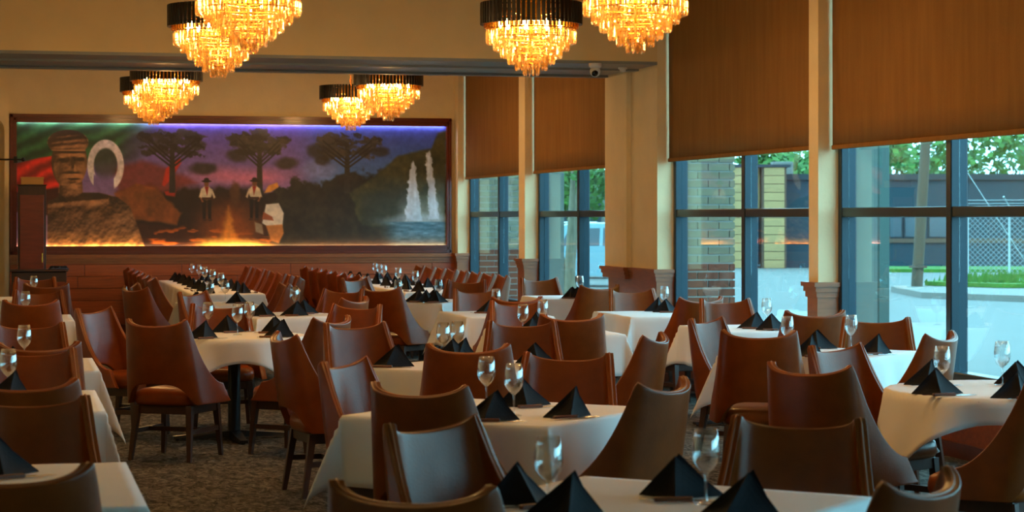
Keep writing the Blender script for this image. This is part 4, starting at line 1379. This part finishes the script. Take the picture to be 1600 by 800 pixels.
# security camera and smoke sensor under the beam
pc = on_z(930, 103, ZBM - 0.025)
sc = empty('security_camera', (pc.x, pc.y, ZBM), 0, 'white turret security camera with a black lens under the beam', 'camera')
MB().lathe([(0.0, 0.0), (0.062, 0.0), (0.062, -0.03), (0.05, -0.045), (0.0, -0.045)], 24).build('mount', 'white_plastic', sc)
hd = MB().lathe([(0.0, 0.0), (0.03, -0.004), (0.05, -0.03), (0.052, -0.055), (0.04, -0.085), (0.02, -0.1), (0.0, -0.103)], 24, (0, 0, -0.03)).build('ball', 'white_plastic', sc)
lens = MB().lathe([(0.0, 0.0), (0.03, 0.0), (0.033, -0.012), (0.03, -0.02), (0.0, -0.022)], 20).build('lens', 'black_gloss', hd)
lens.location = (-0.02, -0.045, -0.095)
lens.rotation_euler = (-0.95, -0.25, 0)
ps = on_z(973, 105, ZBM)
sd = empty('smoke_sensor', (ps.x, ps.y, ZBM), 0, 'small white round sensor under the beam beside the camera', 'sensor')
MB().lathe([(0.0, 0.0), (0.045, 0.0), (0.045, -0.02), (0.0, -0.02)], 20).build('base', 'white_plastic', sd)
MB().lathe([(0.0, -0.02), (0.032, -0.02), (0.026, -0.045), (0.0, -0.05)], 20).build('cover', 'white_plastic', sd)

# ================================================================== outdoors
GZ = -0.3
right = Vector((CA, -SA, 0))
fwd = Vector((SA, CA, 0))
road = tag(MB().span((XG + 2.6, -30, GZ - 0.1), (160, 190, GZ)).build('road', 'asphalt'), 'pale asphalt street outside the windows', kind='structure')
tag(MB().span((XG + 0.25, -30, GZ - 0.1), (XG + 2.6, 40, GZ + 0.12)).build('sidewalk', 'concrete'), 'pale concrete sidewalk along the window wall', kind='structure')

# brick piers on the outer face
def brick_pier(y0, y1, dep, label):
    x0 = XG + 0.065
    L, Hh = y1 - y0, 4.2
    t = MB().span((0.0, -L / 2 + 0.01, 0), (dep - 0.012, L / 2 - 0.01, Hh)).build('brick_pier', 'mortar', wall_r, (x0, (y0 + y1) / 2, GZ + 0.12))
    t['label'] = label
    rows_ = int(3.05 / 0.0825)
    bh = 0.066
    cache = {}
    def brick(dim, c_, mt):
        key = (tuple(round(v, 3) for v in dim), mt)
        if key not in cache:
            cache[key] = MB().box((0, 0, 0), dim).mesh('brick', mt)
        link('brick', cache[key], t, c_)
    for r_ in range(rows_):
        z = 0.045 + r_ * 0.0825
        mt = 'brick_red' if z < 1.35 else 'brick_pale'
        w1 = 0.21 if r_ % 2 else 0.1
        segs = []
        x = 0.004
        ww = w1
        while x < dep - 0.02:
            e_ = min(x + ww, dep)
            segs.append((x, e_))
            x = e_ + 0.012
            ww = 0.21
        for (a, b) in segs:
            if b - a > 0.02:
                brick((b - a, 0.03, bh), ((a + b) / 2, -L / 2 + 0.009, z), mt)
    return t
brick_pier(YB0 - 0.02, YB1 + 0.02, 0.50, 'pale brick pier with red lower courses seen through the third window')
brick_pier(29.2, YB + 0.6, 0.62, 'pale brick pier with red lower courses seen through the first window')

# canopy posts outside
for px_, X, lab in ((1378, 9.6, 'fourth'), (862, 8.2, 'second')):
    Y = on_x(px_, X)
    po = empty('steel_post', (X, Y, GZ + (0.12 if X < XG + 2.6 else 0)), 0, 'teal square steel post standing outside the %s window' % lab, 'post', 'steel posts outside')
    MB().rbox((0, 0, 2.4), (0.13, 0.13, 4.8), 0.008).build('shaft', 'steel_post', po)
    MB().rbox((0, 0, 0.01), (0.26, 0.26, 0.02), 0.004).build('base_plate', 'steel_post', po)

# building across the street (faces along the camera-right direction)
TB_ = 79.0
def bpt(px_, py_, t=TB_):
    return on_t(px_, py_, t)
rz_b = -YAW
def local_x(px_, t=TB_):
    return (px_ - 800) / F_PX * t
ob = empty('street_building', (fwd.x * TB_, fwd.y * TB_, GZ), rz_b, 'low slate-blue building with tan clad blocks across the street', 'building')
ztop = bpt(1400, 281).z - GZ
x0b, x1b = local_x(1118), local_x(1900)
MB().span((x0b, 0, 0), (x1b, 9, ztop)).build('wall', 'bldg', ob)
MB().span((x0b - 0.1, -0.12, ztop), (x1b, 9.1, ztop + 0.22)).build('parapet', 'bldg_cap', ob)
zb1 = bpt(1400, 376).z - GZ
MB().span((local_x(1224), -0.06, zb1 - 0.08), (x1b, 0.0, zb1 + 0.08)).build('trim_band', 'tan_trim', ob)
zt2 = bpt(1170, 262).z - GZ
for (pa, pb) in ((1127, 1162), (1186, 1224)):
    xa, xb_ = local_x(pa), local_x(pb)
    blk = MB().span((xa, -0.9, 0), (xb_, 0.5, zt2)).build('tan_block', 'tan_trim', ob)
    nbd = 12
    hh = zt2 / nbd
    for k in range(nbd):
        MB().box(((xa + xb_) / 2 + 0.0, -0.92, (k + 0.5) * hh), (xb_ - xa - 0.16, 0.05, hh - 0.025)).build('cladding_board', 'tan_board', blk)
MB().span((local_x(1120), -1.0, zt2), (local_x(1230), 0.6, zt2 + 0.1)).build('block_cap', 'bldg_cap', ob)
MB().span((local_x(1163), -0.3, 0), (local_x(1185), 0.0, 2.2)).build('entrance_door', 'carglass', ob)
MB().span((local_x(1163), -0.4, 2.2), (local_x(1185), 0.3, zt2)).build('entrance_panel', 'tan_board', ob)
for (pa, pb) in ((1388, 1410), (1412, 1440), (1450, 1500)):
    wdw = MB().span((local_x(pa), -0.05, bpt(0, 372).z - GZ), (local_x(pb), 0.02, bpt(0, 338).z - GZ)).build('window', 'bldg_cap', ob)
    MB().span((local_x(pa + 2), -0.07, bpt(0, 370).z - GZ), (local_x(pb - 2), -0.045, bpt(0, 340).z - GZ)).build('pane', 'carglass', wdw)
MB().rbox(((local_x(1225) + local_x(1250)) / 2, 3, ztop + 0.45), (0.8, 0.8, 0.6), 0.03).build('rooftop_unit', 'concrete', ob)

# traffic island, pole, grass
isl = tag(MB().add([tuple(on_z(x, y, GZ)) for x, y in ((1392, 456), (1500, 446), (1760, 444), (1760, 480), (1600, 472), (1440, 466))] +
               [tuple(on_z(x, y, GZ) + Vector((0, 0, 0.14))) for x, y in ((1392, 456), (1500, 446), (1760, 444), (1760, 480), (1600, 472), (1440, 466))],
               [(5, 4, 3, 2, 1, 0), (6, 7, 8, 9, 10, 11)] + [(i, (i + 1) % 6, (i + 1) % 6 + 6, i + 6) for i in range(6)]).build('curb_island', 'concrete'),
          'pale concrete kerb island around the leaning pole', kind='structure')
gs = MB()
pts = [on_z(x, y, GZ) + Vector((0, 0, 0.15)) for x, y in ((1445, 455), (1510, 447), (1760, 445.5), (1760, 460), (1560, 459))]
gs.add([tuple(p) for p in pts] + [tuple(p + Vector((0, 0, 0.1))) for p in pts], [(5, 6, 7, 8, 9)] + [(i, (i + 1) % 5, (i + 1) % 5 + 5, i + 5) for i in range(5)])
for i in range(1400):
    wts = rng.random(5) ** 2
    wts /= wts.sum()
    q = sum((pts[k] * wts[k] for k in range(5)), Vector()) + Vector((0, 0, 0.08))
    a = random.uniform(0, 6.28)
    hgt = random.uniform(0.08, 0.26)
    gs.add([(q.x - 0.05 * math.cos(a), q.y - 0.05 * math.sin(a), q.z), (q.x + 0.05 * math.cos(a), q.y + 0.05 * math.sin(a), q.z), (q.x + 0.03, q.y, q.z + hgt)], [(0, 1, 2)])
tag(gs.build('grass', 'grass'), 'green grass verge on the kerb island', 'grass', kind='stuff')
gf = MB()
p0, p1 = on_z(1330, 421, GZ), on_z(1900, 421, GZ)
gf.add([tuple(p0), tuple(p1), tuple(p1 - fwd * 6), tuple(p0 - fwd * 4)] + [tuple(v + Vector((0, 0, 0.12))) for v in (p0, p1, p1 - fwd * 6, p0 - fwd * 4)], [(4, 7, 6, 5), (0, 1, 5, 4), (1, 2, 6, 5), (2, 3, 7, 6), (3, 0, 4, 7)])
tag(gf.build('lawn', 'grass'), 'strip of grass along the foot of the street building', 'lawn', kind='stuff')

pb_ = on_z(1432, 456, GZ)
pt_ = on_t(1452, 130, (pb_.x * SA + pb_.y * CA))
pole = empty('utility_pole', (pb_.x, pb_.y, GZ), 0, 'leaning weathered wooden utility pole on the kerb island', 'pole')
rel = pt_ - Vector((pb_.x, pb_.y, GZ))
MB().tube([(0, 0, 0), tuple(rel * 0.5), tuple(rel)], [0.15, 0.135, 0.12], 12).build('shaft', 'pole_wood', pole)
MB().tube([tuple(rel * 0.95), tuple(rel * 0.6 + right * 1.0), tuple(right * 3.2 + Vector((0, 0, 0.1)))], 0.012, 5).build('guy_wire', 'fence', pole)
MB().box(tuple(rel * 0.12), (0.34, 0.34, 0.06)).build('band', 'tan_trim', pole)

# chain link fence with barbed wire
fa, fb = on_z(1512, 438, GZ), on_z(1780, 442, GZ)
fl = (fb - fa).length
fe = empty('chain_link_fence', (fa.x, fa.y, GZ), math.atan2(fb.y - fa.y, fb.x - fa.x), 'galvanised chain link fence topped with barbed wire', 'fence')
FH = 2.1
for k in range(5):
    MB().tube([(fl * k / 4, 0, 0), (fl * k / 4, 0, FH + 0.1), (fl * k / 4 - 0.1, -0.25, FH + 0.4)], 0.035, 6).build('post', 'fence', fe)
MB().tube([(0, 0, FH), (fl, 0, FH)], 0.022, 6).build('top_rail', 'fence', fe)
wm = MB()
sp = 0.16
n = int((fl + FH) / sp)
for k in range(n):
    for s_ in (-1, 1):
        a = k * sp - (FH if s_ > 0 else 0)
        x0_, z0_ = a, 0.05
        x1_, z1_ = a + s_ * FH, FH
        def clip(xa, za, xb, zb):
            if xb < xa:
                xa, za, xb, zb = xb, zb, xa, za
            if xb <= 0 or xa >= fl:
                return None
            if xa < 0:
                za += (zb - za) * (0 - xa) / (xb - xa)
                xa = 0
            if xb > fl:
                zb = za + (zb - za) * (fl - xa) / (xb - xa)
                xb = fl
            return xa, za, xb, zb
        q = clip(x0_, z0_, x1_, z1_)
        if q:
            wm.tube([(q[0], 0, q[1]), (q[2], 0, q[3])], 0.008, 3, False)
tag(wm.build('wire_mesh', 'fence', fe), kind='stuff')
for k in range(3):
    MB().tube([(-0.05, -0.08 * (k + 1), FH + 0.1 * (k + 1)), (fl - 0.05, -0.08 * (k + 1), FH + 0.1 * (k + 1))], 0.012, 4).build('barbed_wire', 'fence', fe)

# trees
def make_tree(loc, label, trunk_h, crown, leafmat, nleaf, size, stems=3, group='trees outside'):
    t = empty('street_tree', loc, 0, label, 'tree', group)
    m = MB()
    for k in range(stems):
        a = 2 * math.pi * k / stems + random.random()
        sp_ = crown[0] * 0.45
        m.tube([(0.03 * k, 0, 0), (0.15 * math.cos(a), 0.15 * math.sin(a), trunk_h * 0.45), (sp_ * math.cos(a) * 0.6, sp_ * math.sin(a) * 0.6, trunk_h), (sp_ * math.cos(a), sp_ * math.sin(a), trunk_h + crown[1] * 0.8)],
               [0.13, 0.10, 0.07, 0.03], 7)
    m.build('trunk', 'bark', t)
    lf = MB()
    blobs = []
    for k in range(14):
        a = random.uniform(0, 6.28)
        rr = random.random() ** 0.5
        zz = random.uniform(-0.8, 1)
        blobs.append((crown[0] * rr * math.cos(a) * (1 - 0.3 * abs(zz)), crown[0] * rr * math.sin(a) * (1 - 0.3 * abs(zz)), trunk_h + crown[1] * (0.75 + 0.75 * zz), crown[0] * random.uniform(0.28, 0.5)))
    for k in range(nleaf):
        b = random.choice(blobs)
        d = Vector((random.gauss(0, 1), random.gauss(0, 1), random.gauss(0, 0.8))).normalized() * b[3] * random.uniform(0.6, 1.05)
        q = Vector(b[:3]) + d
        u = Vector((random.gauss(0, 1), random.gauss(0, 1), random.gauss(0, 1))).normalized() * size
        w = u.orthogonal().normalized() * size * 0.6
        lf.add([tuple(q - u), tuple(q + w), tuple(q + u), tuple(q - w)], [(0, 1, 2, 3)])
    tag(lf.build('foliage', leafmat, t), kind='stuff')
    return t
p = on_t(888, 480, 44)
make_tree((p.x, p.y, GZ), 'slim multi-stemmed young tree with bright green leaves outside the second window', 2.1, (1.9, 1.6), 'leaf', 2600, 0.10, 3)
far = [(1010, 120, 5, 'leaf2'), (1195, 100, 4.2, 'leaf'), (1275, 122, 4.8, 'leaf'), (1352, 95, 4.6, 'leaf'), (1440, 140, 6.4, 'leaf2'), (1532, 101, 5.4, 'leaf'), (1640, 122, 6.6, 'leaf2'), (820, 120, 4.6, 'leaf2'), (905, 138, 4.6, 'leaf')]
tl_ = ['bushy tree beyond the gap left of the tan building blocks', 'light green tree rising behind the tan building blocks', 'light green tree behind the rooftop unit', 'loose pale green tree above the slate roof by the teal post',
       'deep green tree above the slate roof behind the leaning pole', 'big bright green tree behind the chain link fence corner', 'deep green tree behind the far end of the chain link fence',
       'dark green tree behind the maroon parked car', 'light green tree behind the parked silver car']
for (px_, t_, hgt, lm), lb in zip(far, tl_):
    q = on_t(px_, 430, t_)
    make_tree((q.x, q.y, GZ), lb, hgt * 0.45, (hgt * 0.62, hgt * 0.55), lm, 1700, 0.24, 2)

# parked cars
def make_car(loc, rz, label, paint):
    c_ = empty('parked_car', loc, rz, label, 'car', 'cars parked along the street')
    side = [(-2.25, 0.35), (-2.3, 0.75), (-2.1, 1.0), (-1.75, 1.08), (-1.45, 1.62), (-1.1, 1.72), (0.45, 1.72), (0.75, 1.62), (1.25, 1.1), (2.05, 1.0), (2.3, 0.8), (2.3, 0.4), (2.1, 0.3), (-2.1, 0.3)]
    m = MB()
    n = len(side)
    vs_ = []
    for y, k in ((-0.92, 0.0), (-0.78, 1.0), (0.78, 1.0), (0.92, 0.0)):
        for (x, z) in side:
            up = max(0, z - 1.05) / 0.7
            yy = math.copysign(abs(y) - 0.14 * up, y)
            vs_.append((x, yy, z) if k == 0 else (x * 1.0, yy, z + (0.03 if z > 0.5 else 0)))
    fs = [(j * n + i, j * n + (i + 1) % n, (j + 1) * n + (i + 1) % n, (j + 1) * n + i) for j in range(3) for i in range(n)]
    fs += [tuple(range(n))[::-1], tuple(range(3 * n, 4 * n))]
    m.add(vs_, fs)
    m.build('body', paint, c_)
    for sy in (-1, 1):
        for (pts_) in ([(-1.35, 1.12), (-1.15, 1.58), (-0.3, 1.6), (-0.3, 1.12)], [(-0.2, 1.12), (-0.2, 1.6), (0.5, 1.6), (1.0, 1.12)]):
            w_ = MB()
            vv = [(x, sy * (0.935 - 0.14 * max(0, z - 1.05) / 0.7), z) for x, z in pts_]
            vv += [(x, y - sy * 0.03, z) for x, y, z in vv]
            w_.add(vv, [(0, 1, 2, 3), (4, 7, 6, 5)] + [(i, (i + 1) % 4, (i + 1) % 4 + 4, i + 4) for i in range(4)])
            w_.build('side_window', 'carglass', c_)
        for x in (-1.4, 1.4):
            wl = MB().lathe([(0.0, -0.11), (0.28, -0.11), (0.34, -0.08), (0.34, 0.08), (0.28, 0.11), (0.0, 0.11)], 20).build('wheel', 'tyre', c_)
            wl.rotation_euler = (math.pi / 2, 0, 0)
            wl.location = (x, sy * 0.84, 0.34)
            MB().lathe([(0.0, 0.125), (0.2, 0.12), (0.21, 0.1)], 16).build('hub_cap', 'steel', wl) if sy < 0 else MB().lathe([(0.0, -0.125), (0.2, -0.12), (0.21, -0.1)], 16).build('hub_cap', 'steel', wl)
    for sx, mt in ((2.28, 'concrete'), (-2.26, 'car_red')):
        for sy in (-0.65, 0.65):
            MB().rbox((sx, sy, 0.78), (0.08, 0.3, 0.14), 0.02).build('lamp', mt, c_)
    return c_
for px_, t_, rz_, lab, pt2 in ((902, 66, -0.5, 'silver parked car behind the young tree outside the second window', 'car_white'),
                             (962, 58, -0.45, 'teal-grey parked car partly hidden by the wide pier', 'car_dark'),
                             (800, 70, -0.6, 'maroon parked car seen through the first window', 'car_red'),
                             (742, 76, -0.6, 'white parked car at the edge of the first window', 'car_white')):
    q = on_t(px_, 430, t_)
    make_car((q.x, q.y, GZ), rz_, lab, pt2)
# far low hedge and buildings closing the street end
q = on_t(860, 430, 150)
eb = empty('pale_warehouse', (q.x, q.y, GZ), -YAW, 'pale low warehouse closing the street end', 'building')
MB().span((-24, 0, 0), (7, 12, 4.6)).build('wall', 'concrete', eb)
MB().span((-24.3, -0.3, 4.6), (7.3, 12.3, 5.0)).build('roof_edge', 'bldg_cap', eb)
for k in range(5):
    MB().span((-21 + k * 5.4, -0.12, 0), (-18 + k * 5.4, 0.0, 3.1)).build('roller_door', 'bldg', eb)

# ================================================================== tell place settings on one table apart by their order from the mural
rank = ['nearest', 'second nearest', 'third nearest', 'fourth nearest'] + ['%s nearest' % w for w in ('fifth', 'sixth', 'seventh', 'eighth', 'ninth', 'tenth', 'eleventh', 'twelfth', 'thirteenth', 'fourteenth', 'fifteenth', 'sixteenth')]
sets = {}
for o in scene.objects:
    if o.parent is None and o.get('category') in ('napkin', 'wine glass', 'fork', 'knife'):
        sets.setdefault(o['group'], []).append(o)
kindname = {'napkin': 'black napkin pyramid', 'wine glass': 'clear wine glass', 'fork': 'steel fork', 'knife': 'wooden-handled steak knife'}
for g, os_ in sets.items():
    desc = g.split(' on the ', 1)[1]
    os_.sort(key=lambda q: -(q.location.y + 0.001 * q.location.x))
    for i, q in enumerate(os_):
        q['label'] = '%s %s on %s' % (kindname[q['category']], (rank[i] + ' the mural') if len(os_) > 1 else 'standing alone' if q['category'] == 'wine glass' else 'lying alone', desc)
